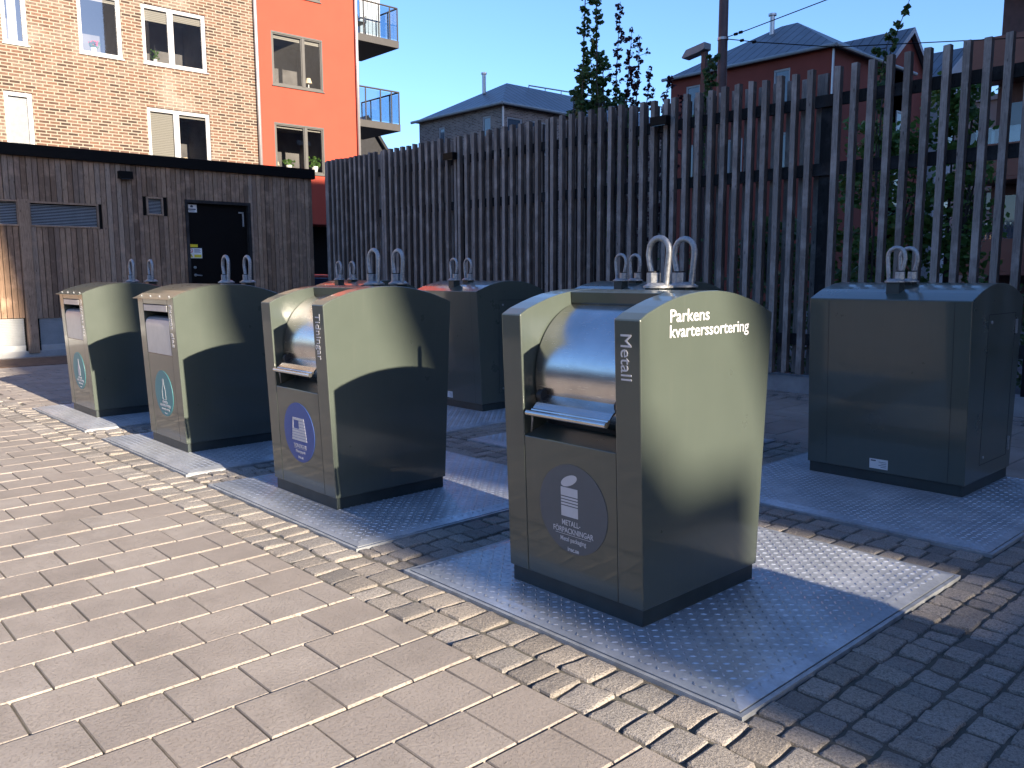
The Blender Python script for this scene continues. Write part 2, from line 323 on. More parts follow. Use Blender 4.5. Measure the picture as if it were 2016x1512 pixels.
# setts: irregular hewn blocks
def sett(g, x, y, lx, ly, near=True):
    j = .0075; cx, cy = x+lx/2, y+ly/2; hx, hy = lx/2-.0036, ly/2-.0036
    ang = rnd.uniform(-.05, .05); ca, sa = math.cos(ang), math.sin(ang); c = .009
    out = []
    for sx, sy, a in ((1, -1, 0), (1, 1, 0), (-1, 1, 0), (-1, -1, 0)):
        jx, jy = rnd.uniform(-j, j*.4), rnd.uniform(-j, j*.4)
        ex, ey = hx+jx, hy+jy
        p1 = (sx*ex, sy*(ey-c)); p2 = (sx*(ex-c), sy*ey)
        m = (sx*ex+rnd.uniform(-.004, .003)*sx, 0) if a == 0 else None
        out += ([p1, p2] if sx*sy > 0 else [p2, p1])
        if (sx, sy) == (1, -1): out.append((ex+rnd.uniform(-.006, .003), rnd.uniform(-.01, .01)))
        if (sx, sy) == (1, 1): out.append((rnd.uniform(-.01, .01), ey+rnd.uniform(-.006, .003)))
        if (sx, sy) == (-1, 1): out.append((-ex+rnd.uniform(-.003, .006), rnd.uniform(-.01, .01)))
        if (sx, sy) == (-1, -1): out.append((rnd.uniform(-.01, .01), -ey+rnd.uniform(-.003, .006)))
    n = len(out); h = rnd.uniform(-.006, .004); tx, ty = rnd.uniform(-.05, .05), rnd.uniform(-.05, .05)
    rings = []
    for sc_, dz, w_ in ((1.0, -.05, 0), (1.0, -.014, 1), (.965, -.0045, 1), (.86, -.0005, 1), (.45, .001, 1)):
        ring = []
        for (px, py) in out:
            qx, qy = px*sc_, py*sc_; z = h+dz+(tx*qx+ty*qy+rnd.uniform(-.0005, .0005))*w_
            ring.append((cx+qx*ca-qy*sa, cy+qx*sa+qy*ca, z))
        rings.append(ring)
    vs = [p for r_ in rings for p in r_]+[(cx, cy, h+.0012)]
    fs = [(r_*n+i, r_*n+(i+1) % n, (r_+1)*n+(i+1) % n, (r_+1)*n+i) for r_ in range(4) for i in range(n)]+[(4*n+i, 4*n+(i+1) % n, 5*n) for i in range(n)]
    g.add(vs, fs)
def setts_x(g, x0, x1, y0, rows, dy, px):        # rows that run along X
    for r_ in range(rows):
        x = x0-rnd.random()*px
        while x < x1:
            l = px*rnd.uniform(.78, 1.2); xa, xb = max(x, x0), min(x+l, x1)
            if xb-xa > .045: sett(g, xa, y0+r_*dy, xb-xa, dy)
            x += l
def setts_y(g, y0, y1, x0, cols, dx, py):
    for r_ in range(cols):
        y = y0-rnd.random()*py
        while y < y1:
            l = py*rnd.uniform(.78, 1.2); ya, yb = max(y, y0), min(y+l, y1)
            if yb-ya > .045: sett(g, x0+r_*dx, ya, dx, yb-ya)
            y += l
PL = [(-3.392, -1.452), (-5.800, -3.860), (-8.165, -6.225), (-10.650, -8.710)]
g = MB()
setts_x(g, -14.5, 4.5, 2.018, 2, .18, .148)
YB = [(2.378, 4.34), (4.80, 6.76)]
gapsx = [(PL[1][1]+.012, PL[0][0]-.012), (PL[2][1]+.012, PL[1][0]-.012), (PL[3][1]+.012, PL[2][0]-.012), (-10.98, PL[3][0]-.012)]
for (a, bq) in gapsx:
    nn = max(1, round((bq-a)/.13))
    for (ya, yb) in YB: setts_y(g, ya, yb, a, nn, (bq-a)/nn, .13)
setts_x(g, -10.98, -1.44, 4.35, 3, .147, .135)
setts_x(g, -10.98, -1.44, 6.775, 1, .20, .14)
setts_y(g, 2.378, 6.98, -1.438, 34, .131, .128)
setts_x(g, -10.98, 5.5, 9.15, 4, .145, .15)
tag(g.build('cobbles', M_SETT), kind='structure')
g = MB(); g.box(-17.2, -15.7, 2.2, 4.7, -.03, .012); tag(g.build('soil_strip', M_SOIL, bev=.01), 'soil strip beside the shed', kind='structure')

# ------------------------------------------------------------------ tread plates
def plate_mesh(W, D):
    g = MB(); zt = .024; rm = .07
    V = [(0, 0), (W, 0), (W, D), (0, D)]; In = [(rm, rm), (W-rm, rm), (W-rm, D-rm), (rm, D-rm)]
    g.add([(x, y, -.02) for x, y in V]+[(x, y, .010) for x, y in V]+[(x, y, zt) for x, y in In],
          [(8, 9, 10, 11)]+[(i, (i+1) % 4, 4+(i+1) % 4, 4+i) for i in range(4)]+[(4+i, 4+(i+1) % 4, 8+(i+1) % 4, 8+i) for i in range(4)])
    p = .0415; ny = int((D-.03)/p); nx = int((W-.03)/p)
    for j in range(ny):
        for i in range(nx):
            x, y = .02+(i+.5)*p, .02+(j+.5)*p
            e = min(x, W-x, y, D-y); z = zt if e > rm else .010+(zt-.010)*e/rm
            a = R(45) if (i+j) % 2 else R(-45)
            l, w_, h = .0155, .0050, .0034; ca, sa = math.cos(a), math.sin(a)
            q = lambda u, v, zz: (x+u*ca-v*sa, y+u*sa+v*ca, z+zz)
            g.add([q(-l, 0, 0), q(-l*.45, -w_, 0), q(l*.45, -w_, 0), q(l, 0, 0), q(l*.45, w_, 0), q(-l*.45, w_, 0), q(-l*.45, 0, h), q(l*.45, 0, h)],
                  [(0, 1, 6), (1, 2, 7, 6), (2, 3, 7), (3, 4, 7), (4, 5, 6, 7), (5, 0, 6)], 1)
    return g
pm = plate_mesh(1.916, 1.916); fr = MB()
for a in ((-.024, 1.94, -.024, -.006), (-.024, 1.94, 1.922, 1.940), (-.024, -.006, -.006, 1.922), (1.922, 1.94, -.006, 1.922)): fr.box(*a, -.04, .008)
plate0 = None
plabels = ['galvanised tread plate under the metal packaging container nearest the camera', 'galvanised tread plate under the newspaper container', 'galvanised tread plate under the coloured glass container with the Färgat glas lettering',
           'galvanised tread plate under the leftmost front container, for clear glass', 'galvanised tread plate under the large dark container at the right edge of the photo', 'galvanised tread plate behind the metal container, under the back container mostly hidden by it',
           'galvanised tread plate under the back container seen between the newspaper and metal containers', 'galvanised tread plate under the back row container hidden behind the newspaper container']
for i in range(8):
    x, y = PL[i % 4][0]+.012, (2.402 if i < 4 else 4.815)
    if plate0 is None:
        t = thing('tread_plate', (x, y, 0), plabels[0], 'floor plate', 'steel tread plates around the recycling containers')
        pm.build('plate', [M_TREAD, M_MARK], t); fr.build('plate_frame', M_FRAME, t); plate0 = t
    else:
        t = copy_tree(plate0); t.location = (x, y, 0); t['label'] = plabels[i]

# ------------------------------------------------------------------ recycling containers
ARC = [(-.05, 1.316), (.0, 1.342), (.074, 1.368), (.14, 1.388), (.209, 1.404), (.28, 1.415), (.353, 1.422), (.43, 1.4245), (.485, 1.424), (.56, 1.418), (.625, 1.409), (.69, 1.395), (.752, 1.380), (.81, 1.362), (.863, 1.343), (.937, 1.315)]
TAN = .0411
fy = lambda z: -(z-.1)*TAN
def arc_z(y):
    for (a, za), (b_, zb) in zip(ARC[:-1], ARC[1:]):
        if a <= y <= b_: return za+(zb-za)*(y-a)/(b_-a)
    return 1.32
def prof_full(D=.8716): return [(0, .1), (D, .1), (D+.066, 1.315)]+list(reversed(ARC[:-1]))
def lug(parent, x, y):
    g = MB(); pts = []
    zb = 1.436
    pts += [(x-.030, y, zb+.03), (x-.040, y, zb+.07), (x-.052, y, zb+.115), (x-.058, y, zb+.15)]
    for k in range(9):
        t = math.pi-math.pi*(k)/8; pts.append((x+.003+.058*math.cos(t), y, zb+.172+.058*math.sin(t)))
    pts += [(x+.060, y, zb+.14), (x+.055, y, zb+.09), (x+.050, y, zb+.045), (x+.047, y, zb+.002)]
    g.tube(pts, .0145, 12)
    n = 28
    for z0, z1, r0, r1 in ((zb-.006, zb+.004, .072, .072), (zb+.004, zb+.018, .066, .046)):
        g.tube([(x, y, z0), (x, y, z1)], [r0, r1], n)
    L = g.build('lifting_lug', M_GALV, parent, smooth=True)
    md = L.modifiers.new('es', 'EDGE_SPLIT'); md.split_angle = R(40)
    g = MB(); g.tube([(x-.028, y, zb+.012), (x-.028, y, zb+.066)], .034, 6); g.build('nut', M_GALV, L, bev=.003)
    g = MB(); g.tube([(x-.028, y, zb+.066), (x-.028, y, zb+.073)], .028, 16); g.build('nut_cap', M_RUBBER, L)
    g = MB(); zr = arc_z(y)-.02; g.box(x-.045, x+.045, y-.045, y+.045, zr-.02, zb-.006); g.build('lug_post', M_PLINTH, L, bev=.003)
def sticker(parent, cx, cz, rad, mat, lines, icon, site=True):
    """round sticker on the leaning front face; drawn in (u = x, v up the face)"""
    u = Vector((1, 0, 0)); vv = Vector((0, -TAN, 1)).normalized(); n = u.cross(vv)
    o = Vector((cx, fy(cz), cz)); P = lambda a, b_, d=.0012: o+u*a+vv*b_+n*d
    g = MB(); ring = [P(rad*math.cos(t), rad*math.sin(t), .0012) for t in [2*math.pi*k/64 for k in range(64)]]; r2 = [P(rad*math.cos(t), rad*math.sin(t), -.001) for t in [2*math.pi*k/64 for k in range(64)]]
    g.add(ring+r2, [tuple(range(64))]+[(64+i, 64+(i+1) % 64, (i+1) % 64, i) for i in range(64)]); S = g.build('sticker', mat, parent)
    g = MB()
    def poly(pts, d=.0020): g.add([P(a, b_, d) for a, b_ in pts]+[P(a, b_, d-.001) for a, b_ in pts], [tuple(range(len(pts)))]+[(len(pts)+i, len(pts)+(i+1) % len(pts), (i+1) % len(pts), i) for i in range(len(pts))])
    def rect(a0, a1, b0, b1, d=.0020): poly([(a0, b0), (a1, b0), (a1, b1), (a0, b1)], d)
    if icon == 'can':
        x0, x1 = -.068, .034
        for b0, b1 in ((-.036, .012), (.017, .026), (.031, .040), (.045, .054), (.059, .098)): rect(x0, x1, b0, b1)
        poly([(-.017+.052*math.cos(t)*math.cos(.42)-.022*math.sin(t)*math.sin(.42), .131+.052*math.cos(t)*math.sin(.42)+.022*math.sin(t)*math.cos(.42)) for t in [2*math.pi*k/28 for k in range(28)]])
    if icon == 'news':
        tr = lambda a, b_: ((a*(.072+(.1-b_)*.17)), b_)
        def band(b0, b1, a0=-1, a1=1): poly([tr(a0, b0), tr(a1, b0), tr(a1, b1), tr(a0, b1)])
        for k in range(4): band(-.055+k*.0185, -.055+k*.0185+.0155)
        for k in range(4): band(.019+k*.0205, .019+k*.0205+.0175, .05, 1)
        band(.019, .098, -1, -.88); band(.082, .098, -.88, .05); band(.019, .024, -.88, .05)
    if icon in ('bottle', 'bottle_line'):
        pr = [(-.036, -.055), (-.036, .02), (-.022, .055), (-.012, .075), (-.011, .125), (.011, .125), (.012, .075), (.022, .055), (.036, .02), (.036, -.055)]
        if icon == 'bottle': poly(pr)
        else:
            for (a, b_), (c, d_) in zip(pr, pr[1:]+pr[:1]):
                e = Vector((c-a, d_-b_)); e = Vector((-e.y, e.x)).normalized()*.002; poly([(a-e.x, b_-e.y), (c-e.x, d_-e.y), (c+e.x, d_+e.y), (a+e.x, b_+e.y)])
    g.build('pictogram', M_TXT, S)
    for (s, a, b_, size, xs, bold) in lines:
        text('sticker_text', s, size, M_TXT, S, basis(P(a, b_, .0014), u, vv), xs, bold, 'CENTER')
    if icon: pass
    for s in ():
        pass
    gl = MB()
    if icon in ('can', 'news'):
        wdt = .108 if icon == 'can' else .085; bz = -.122 if icon == 'can' else -.110
        gl.add([P(-wdt, bz, .002), P(wdt, bz, .002), P(wdt, bz+.0022, .002), P(-wdt, bz+.0022, .002)], [(0, 1, 2, 3)]); gl.build('underline', M_TXT, S)
def container(x, y, kind, label, W=.818, rot=False, name='recycling_container'):
    t = thing(name, (x, y, 0), label, 'recycling container', 'recycling containers standing in two rows')
    cx = -W/2
    g = MB(); g.box(-W+.012, -.012, .012, .8716-.012, 0, .102); g.build('plinth', M_PLINTH, t, bev=.003)
    if kind in ('drum', 'glass'):
        xl, xr = -W+.128, -.135
        side = prof_full()
        for a, b_ in ((-W, xl), (xr, 0)):
            g = MB(); g.prism_x(side, a, b_); g.build('side_post', M_PAINT, t, bev=.005)
        e = .0015
        if kind == 'drum':
            pr = [(e, .1), (.87, .1), (.87+.064, 1.313)]+[(yy, zz-.001) for yy, zz in reversed(ARC[5:-1])]+[(.285, 1.362), (.34, 1.30), (.34, .87), (.115, .87), (.115, .80), (fy(.757)+e, .757)]
        else:
            pr = [(e, .1), (.87, .1), (.87+.064, 1.313)]+[(yy, zz-.001) for yy, zz in reversed(ARC[:-1])]+[(fy(1.256)+e, 1.256), (.20, 1.256), (.20, .83), (fy(.83)+e, .83)]
        g = MB(); g.prism_x(pr, xl+.0015, xr-.0015); g.build('body', M_PAINT, t, bev=.003)
        if kind == 'drum':
            cy, cz, r_ = .375, 1.03, .338; N = 72; vs = []; fs = []
            xa, xb = xl+.010, xr-.010
            for i in range(N+1):
                a = R(80+i*(200)/N)          # from top over the front to the underside
                vs += [(xa, cy+r_*math.cos(a), cz+r_*math.sin(a)), (xb, cy+r_*math.cos(a), cz+r_*math.sin(a))]
            fs = [(2*i, 2*i+1, 2*i+3, 2*i+2) for i in range(N)]
            k = len(vs); vs += [(xa, cy, cz), (xb, cy, cz)]
            fs += [(2*i, 2*i+2, k) for i in range(N)]+[(2*i+3, 2*i+1, k+1) for i in range(N)]
            d = mesh('drum_lid', vs, fs, M_STAIN, t, smooth=True); d.modifiers.new('es', 'EDGE_SPLIT').split_angle = R(40)
            g = MB(); x0, x1 = xl+.068, xr-.030
            fl = [(.066, .955), (-.012, .918), (-.030, .900), (-.046, .884), (-.030, .893), (-.010, .909), (.066, .946)]
            g.prism_x(list(reversed(fl)), x0, x1, 0); H = g.build('handle_flange', M_STAIN, d)
            g = MB(); g.tube([(x0-.012, -.062, .875), (x1+.006, -.062, .875)], .013, 14); g.tube([(x0, -.040, .886), (x1, -.040, .886)], .008, 8)
            g.build('handle_rod', M_STAIN, d, smooth=True).modifiers.new('es', 'EDGE_SPLIT').split_angle = R(40)
            for xx in (x0-.004, x1+.004): g = MB(); g.tube([(xx-.014, .03, .944), (xx+.014, .03, .944)], .028, 12); g.build('rubber_stop', M_RUBBER, d)
            g = MB(); g.tube([(xl+.072, -.045, .875), (xl+.05, -.02, .84), (xl+.022, .0, .775)], .0045, 8); g.build('stay_rod', M_GALV, d, smooth=True)
            g = MB(); g.box(xl+.02, xr-.02, .112, .1149, .80, .90); g.build('slot', M_DARK, t)
        else:
            g = MB(); g.box(xl-.05, xr+.0, fy(1.31)-.032, fy(1.31)+.05, 1.3125, 1.3175); 
            pr2 = [(-.088, 1.3045), (-.05, 1.3205)]+[(yy, zz+.004) for yy, zz in ARC[1:7]]+[(yy, zz+.0005) for yy, zz in reversed(ARC[1:7])]+[(-.05, 1.3165), (-.088, 1.3005)]
            g = MB(); g.prism_x(list(reversed(pr2)), -W-.004, .004); L = g.build('lid', M_PAINT, t)
            for k in range(4):
                xx = -W+.1+k*.21; g = MB(); g.tube([(xx, -.045, 1.322), (xx, -.047, 1.331)], .008, 8); g.build('lid_screw', M_GALV, L)
            g = MB(); z0, z1 = 1.196, 1.250; g.add([(xl+.012, fy(z0)-.003, z0), (xr-.012, fy(z0)-.003, z0), (xr-.012, fy(z1)-.003, z1), (xl+.012, fy(z1)-.003, z1), (xl+.012, .03, z0), (xr-.012, .03, z0), (xr-.012, .03, z1), (xl+.012, .03, z1)],
                                                   [(0, 1, 2, 3), (0, 4, 5, 1), (3, 2, 6, 7), (1, 5, 6, 2), (4, 0, 3, 7)]); g.build('top_strip', M_FLAP, t, bev=.003)
            fl = [(fy(.832)+.001, .832), (fy(1.05)+.001, 1.05), (fy(1.09)+.003, 1.092), (fy(1.12)+.012, 1.122), (fy(1.14)+.035, 1.140), (.06, 1.150), (.06, 1.14), (.02, 1.12), (.0, 1.09), (-.02, 1.05), (fy(.832)+.012, .832)]
            g = MB(); g.prism_x(list(reversed(fl)), xl+.010, xr-.006); f_ = g.build('deposit_flap', M_FLAP, t, smooth=True); f_.modifiers.new('es', 'EDGE_SPLIT').split_angle = R(25)
            g = MB(); g.box(xl, xr, .19, .1999, .83, 1.256); g.build('slot', M_DARK, t)
        lugs = ((cx, .592), (cx, .795))
    else:
        g = MB(); g.prism_x(prof_full(), -W, 0); bd = g.build('body', M_PAINT, t, bev=.005)
        # back panel joints, service doors, rating plate
        back = lambda z: .8716+(z-.1)*.0543
        for xx in (-.147, -W+.105):
            g = MB(); g.add([(xx-.0012, back(.11)+.0012, .11), (xx+.0012, back(.11)+.0012, .11), (xx+.0012, back(1.3)+.0012, 1.3), (xx-.0012, back(1.3)+.0012, 1.3)], [(0, 1, 2, 3), (3, 2, 1, 0)])
            g.build('panel_joint', M_RUBBER, bd)
        for sx in (-W, 0):
            s = -1 if sx < 0 else 1
            g = MB(); ya, yb, za, zb = .10, .62, .205, 1.215
            for (a0, a1, b0, b1) in ((ya, yb, za-.004, za), (ya, yb, zb, zb+.004), (ya-.003, ya, za, zb), (yb, yb+.003, za, zb)):
                g.box(sx-.002*s, sx+.0012*s, a0, a1, b0, b1)
            d = g.build('service_door', M_RUBBER, t)
            for zz in (.25, 1.165): g = MB(); g.tube([(sx, yb-.055, zz), (sx+.006*s, yb-.055, zz)], .011, 10); g.build('door_screw', M_GALV, d)
            for zz in (.285, 1.12): g = MB(); g.box(sx, sx+.014*s, ya-.024, ya-.008, zz-.05, zz+.05); g.build('hinge', M_GALV, d, bev=.002)
        g = MB(); xa = -W+.49 if False else -.62; z0, z1 = .125, .195
        X0, X1 = -.60, -.47
        g.add([(X0, back(z0)+.002, z0), (X1, back(z0)+.002, z0), (X1, back(z1)+.002, z1), (X0, back(z1)+.002, z1)], [(0, 1, 2, 3), (3, 2, 1, 0)]); lb = g.build('rating_plate', M_SIGN, t)
        g = MB()
        for k in range(4):
            zz = .138+k*.012; g.add([(X0+.01, back(zz)+.003, zz), (X0+.05+.015*(k % 2), back(zz)+.003, zz), (X0+.05+.015*(k % 2), back(zz)+.003, zz+.003), (X0+.01, back(zz)+.003, zz+.003)], [(0, 1, 2, 3), (3, 2, 1, 0)])
        g.box(X1-.045, X1-.01, back(.18)+.002, back(.18)+.0035, .178, .186); g.build('plate_print', M_INK, lb)
        lugs = ((cx, .592), (cx, .795))
    for a, b_ in lugs: lug(t, a, b_)
    if rot: t.rotation_euler.z = math.pi
    return t
def vertical_word(t, s, x, z, size, mat, fit, bold=.0):
    vv = Vector((0, -TAN, 1)).normalized()      # reads downwards
    o = Vector((x, fy(z)-.0015, z)); return text('lettering', s, size, mat, t, basis(o, -vv, (1, 0, 0)), 1, bold, fit=fit)
BX = [-2.0936, -4.531, -6.905, -9.328]; BY = 2.665
t = container(BX[0], BY, 'drum', 'grey-green metal packaging container with white Parkens kvarterssortering lettering, nearest the camera')
sticker(t, -.392, .458, .206, M_ST_GREY, [('METALL-', -.01, -.078, .036, .82, .0003), ('FÖRPACKNINGAR', 0, -.114, .036, .82, .0003), ('Metal packaging', 0, -.152, .030, .82, .0003), ('irec.se', 0, -.196, .028, .95, .0006)], 'can')
vertical_word(t, 'Metall', -.100, 1.262, .080, M_TXT, .188)
MS = lambda y, z: basis((.0008, y, z), (0, 1, 0), (0, 0, 1))
text('lettering', 'Parkens', .074, M_TXT, t, MS(.139, 1.300), bold=.0007, fit=.277)
text('lettering', 'kvarterssortering', .074, M_TXT, t, MS(.139, 1.236), bold=.0007, fit=.592)
t = container(BX[1], BY, 'drum', 'newspaper container with round blue sticker, steel drum lid and Tidningar lettering')
sticker(t, -.415, .470, .200, M_ST_BLUE, [('TIDNINGAR', 0, -.104, .036, .85, .0003), ('Newspapers', 0, -.138, .029, .85, .0003), ('irec.se', 0, -.176, .026, .95, .0006)], 'news')
vertical_word(t, 'Tidningar', -.100, 1.262, .080, M_TXT, .285)
t = container(BX[2], BY, 'glass', 'coloured glass container with teal sticker, grey flap and Färgat glas lettering')
sticker(t, -.402, .490, .200, M_ST_TEAL, [('FÄRGADE', 0, -.088, .030, .85, .0003), ('GLASFÖRPACKNINGAR', 0, -.118, .030, .72, .0006), ('Coloured glass packaging', 0, -.146, .022, .8, .0003), ('irec.se', 0, -.180, .020, .95, .0006)], 'bottle_line')
vertical_word(t, 'Färgat glas', -.098, 1.262, .075, M_TXT2, .350)
t = container(BX[3], BY, 'glass', 'clear glass container with teal sticker, leftmost of the front row by the wooden shed')
sticker(t, -.402, .490, .200, M_ST_TEAL, [('OFÄRGADE', 0, -.088, .030, .85, .0003), ('GLASFÖRPACKNINGAR', 0, -.118, .030, .72, .0006), ('Clear glass packaging', 0, -.146, .022, .8, .0003), ('irec.se', 0, -.180, .020, .95, .0006)], 'bottle')
vertical_word(t, 'Ofärgat glas', -.098, 1.262, .075, M_TXT2, .385)
CL = ['large dark container at the right edge, its back with a small rating plate', 'back row container hidden behind the nearest metal container, only its roof and lugs showing',
      'dark back row container seen between the newspaper and metal containers', 'back row container behind the newspaper container, only its lugs and roof showing']
CW = 1.10
for i, xr in enumerate((-1.946, -4.40, -6.80, -9.22)):
    container(xr-CW, 5.822+.8716, 'back', CL[i], CW, True)
# extra unseen container, added off frame to the right to shade the nearest plate
container(2.62, 2.615, 'glass', 'extra unseen container added right of the front row to shade the nearest plate', name='recycling_container')

# ------------------------------------------------------------------ timber fence on a low concrete wall
FYY = 9.75
w_ = MB(); w_.box(-16.62, 8, 9.77, 9.99, -.3, .20); tag(w_.build('low_wall', M_CONC, bev=.01), 'low grey concrete wall carrying the slatted timber fence', 'wall')
fence = thing('slat_fence', (-5.05, FYY, 0), 'tall weathered grey timber slat fence behind the recycling containers', 'fence')
def to_local(mb, t):
    l = t.location; mb.v = [(a-l.x, b_-l.y, c-l.z) for a, b_, c in mb.v]; return mb
posts = [-16.55, -14.39, -12.06, -9.735, -7.40, -5.065, -2.72, -.38, 1.96, 4.3]
SW, SD = .074, .080
def slat(g, x, y0, y1, z0, z1, SW=SW):
    g.box(x-SW/2+rnd.uniform(-.002, .002), x+SW/2+rnd.uniform(-.002, .002), y0, y1, z0, z1)
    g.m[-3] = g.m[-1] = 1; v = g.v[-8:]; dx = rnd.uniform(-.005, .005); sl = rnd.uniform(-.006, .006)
    for k in range(4, 8): g.v[len(g.v)-8+k] = (v[k][0]+dx, v[k][1], v[k][2]+(sl if k in (4, 7) else -sl))
for p, q in zip(posts[:-1], posts[1:]):
    g = MB(); x0 = p+.173
    for k in range(11):
        xx = x0+k*((q-p-.346)/10); top = 3.885+rnd.uniform(-.012, .012)+(.045 if xx < -8 else 0)
        slat(g, xx, 9.75-SD, 9.75, .235+rnd.uniform(-.01, .01), top)
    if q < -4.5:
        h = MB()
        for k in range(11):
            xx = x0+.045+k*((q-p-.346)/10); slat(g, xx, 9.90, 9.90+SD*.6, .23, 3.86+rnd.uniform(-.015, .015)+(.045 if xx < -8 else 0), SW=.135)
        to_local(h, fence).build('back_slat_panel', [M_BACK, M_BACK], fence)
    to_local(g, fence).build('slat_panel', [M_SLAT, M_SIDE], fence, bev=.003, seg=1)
g = MB()
for p in posts:
    g = MB(); g.box(p-.075, p+.075, 9.80, 9.92, .20, 3.575); to_local(g, fence).build('post', M_RAIL, fence, bev=.004)
    if p < -5.2:
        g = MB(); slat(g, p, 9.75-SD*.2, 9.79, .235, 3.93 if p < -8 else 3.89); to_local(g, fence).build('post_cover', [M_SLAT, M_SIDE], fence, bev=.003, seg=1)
for z0, z1 in ((3.455, 3.592), (2.655, 2.80), (.60, .74)):
    g = MB(); g.box(-16.62, 4.4, 9.752, 9.80, z0, z1); to_local(g, fence).build('rail', M_RAIL, fence)
for i, xx in enumerate((-7.40, -12.05)):
    t = thing('fence_lamp', (xx, 9.62, 3.52), ['black box lamp on the fence above the metal container', 'black box lamp on the fence nearer the orange building'][i], 'lamp', 'box lamps on the fence')
    g = MB(); g.box(-.14, .14, -.06, .045, 0, .12); g.build('lamp_housing', M_BLACK, t, bev=.006); g = MB(); g.box(-.11, .11, -.045, .03, -.006, 0); g.build('lamp_lens', M_FARGLASS, t)

# ------------------------------------------------------------------ shed
SX = -17.7
shed = thing('timber_shed', (SX, 6, 0), 'brown timber clad shed with black roof edge and black door', 'shed')
def boards(y0, y1, z0, z1, holes):
    g = MB(); y = y0; n = 0
    while y < y1-.01:
        wd = .094; ya, yb = y+.007, min(y+wd, y1); segs = [(z0, z1)]
        for (ha, hb, za, zb) in holes:
            if yb > ha+.005 and ya < hb-.005:
                ns = []
                for s0, s1 in segs:
                    if zb <= s0 or za >= s1: ns.append((s0, s1))
                    else:
                        if za > s0: ns.append((s0, za))
                        if zb < s1: ns.append((zb, s1))
                segs = ns
        pr = .012 if n % 2 else 0.0
        for s0, s1 in segs:
            g.box(SX-.03+0, SX+pr+rnd.uniform(-.002, .002), ya, yb, s0, s1)
        y += wd+.004; n += 1
    return g
holes = [(7.10, 8.455, -1, 3.03), (4.14, 5.37, 2.40, 2.875), (2.85, 3.99, 2.40, 2.885), (6.28, 6.62, 2.70, 3.08), (-4, 3.93, -1, .72), (4.19, 7.05, -1, .70)]
to_local(boards(-3, 10.03, .10, 3.70, holes), shed).build('wall', M_BOARD, shed, bev=.002, seg=1)
g = MB(); g.box(SX-5, SX-.032, -3, 7.08, -.2, 3.68); g.box(SX-5, SX-.032, 8.47, 10.0, -.2, 3.68); g.box(SX-5, SX-.032, 7.08, 8.47, 3.04, 3.68); g.box(SX-5, SX-.3, 7.08, 8.47, -.2, 3.04); to_local(g, shed).build('core_wall', M_BLACK, shed)
g = MB(); y = -5.0
while y < -.01: g.box(SX-5+(-y-5)*-1-.0, SX-5+(-y-5)*-1+.09, 10.0, 10.025, .1, 3.7) if False else None; y += 10
for k in range(50): g.box(SX-.04-k*.098-.094, SX-.04-k*.098, 10.0, 10.026, .1, 3.7)
to_local(g, shed).build('end_wall', M_BOARD, shed)
g = MB(); g.box(SX-5.1, SX+.08, -3.2, 10.09, 3.68, 3.895); to_local(g, shed).build('roof_fascia', M_BLACK, shed, bev=.006)
g = MB(); g.box(SX-.03, SX+.02, -3, 7.05, -.2, .10); g.box(SX-.03, SX+.02, 8.5, 10.03, -.2, .10); to_local(g, shed).build('plinth', M_CONC, shed, bev=.005)
def louvre(y0, y1, z0, z1, name='louvre', fr=.035):
    g = MB(); g.box(SX-.02, SX+.022, y0-fr, y1+fr, z1, z1+fr); g.box(SX-.02, SX+.022, y0-fr, y1+fr, z0-fr, z0); g.box(SX-.02, SX+.022, y0-fr, y0, z0, z1); g.box(SX-.02, SX+.022, y1, y1+fr, z0, z1)
    f = to_local(g, shed).build('window', M_BOARD, shed); g = MB(); z = z0
    while z < z1-.01:
        g.add([(SX-.045, y0, z), (SX-.045, y1, z), (SX-.02, y1, z-.0), (SX-.02, y0, z), (SX-.045, y0, z+.026), (SX-.045, y1, z+.026)], [(3, 2, 5, 4), (0, 1, 2, 3)]); z += .028
    to_local(g, shed).build('louvre', M_SHUT, f)
louvre(4.18, 5.33, 2.44, 2.84); louvre(2.9, 3.95, 2.44, 2.85); louvre(6.32, 6.58, 2.74, 3.04)
g = MB()
for (a, b_) in ((-3, 3.93), (4.19, 7.05)):
    z = .2
    while z < .70: g.add([(SX-.032, a, z), (SX-.032, b_, z), (SX-.005, b_, z), (SX-.005, a, z), (SX-.03, a, z+.028), (SX-.03, b_, z+.028)], [(3, 2, 5, 4), (0, 1, 2, 3)]); z += .03
    g.box(SX-.032, SX+.002, a, b_, .10, .2)
to_local(g, shed).build('base_shutter', M_SHUT, shed)
g = MB(); g.box(SX+.0, SX+.05, 3.97, 4.15, .06, 2.9); to_local(g, shed).build('corner_board', M_BOARD, shed)
g = MB(); g.box(SX-.12, SX-.07, 7.12, 8.44, 0, 3.0); door = to_local(g, shed).build('door', M_BLACK, shed, bev=.004)
g = MB(); g.box(SX-.12, SX+.03, 7.06, 7.12, 0, 3.06); g.box(SX-.12, SX+.03, 8.44, 8.50, 0, 3.06); g.box(SX-.12, SX+.035, 7.06, 8.50, 3.0, 3.06); to_local(g, shed).build('door_frame', M_RAIL, shed)
g = MB(); g.tube([(SX-.07, 7.24, 1.50), (SX-.01, 7.24, 1.50), (SX-.01, 7.36, 1.49)], .012, 8); g.tube([(SX-.07, 7.24, 1.66), (SX-.055, 7.24, 1.66)], .03, 12); g.tube([(SX-.07, 7.24, 1.50), (SX-.055, 7.24, 1.50)], .03, 12); to_local(g, shed).build('handle', M_GALV, door, smooth=True)
g = MB(); g.box(SX-.07, SX-.05, 8.34, 8.37, 2.55, 2.85); g.box(SX-.07, SX-.05, 8.26, 8.37, 2.83, 2.86); to_local(g, shed).build('door_closer', M_GALV, door)
DX = SX-.0695
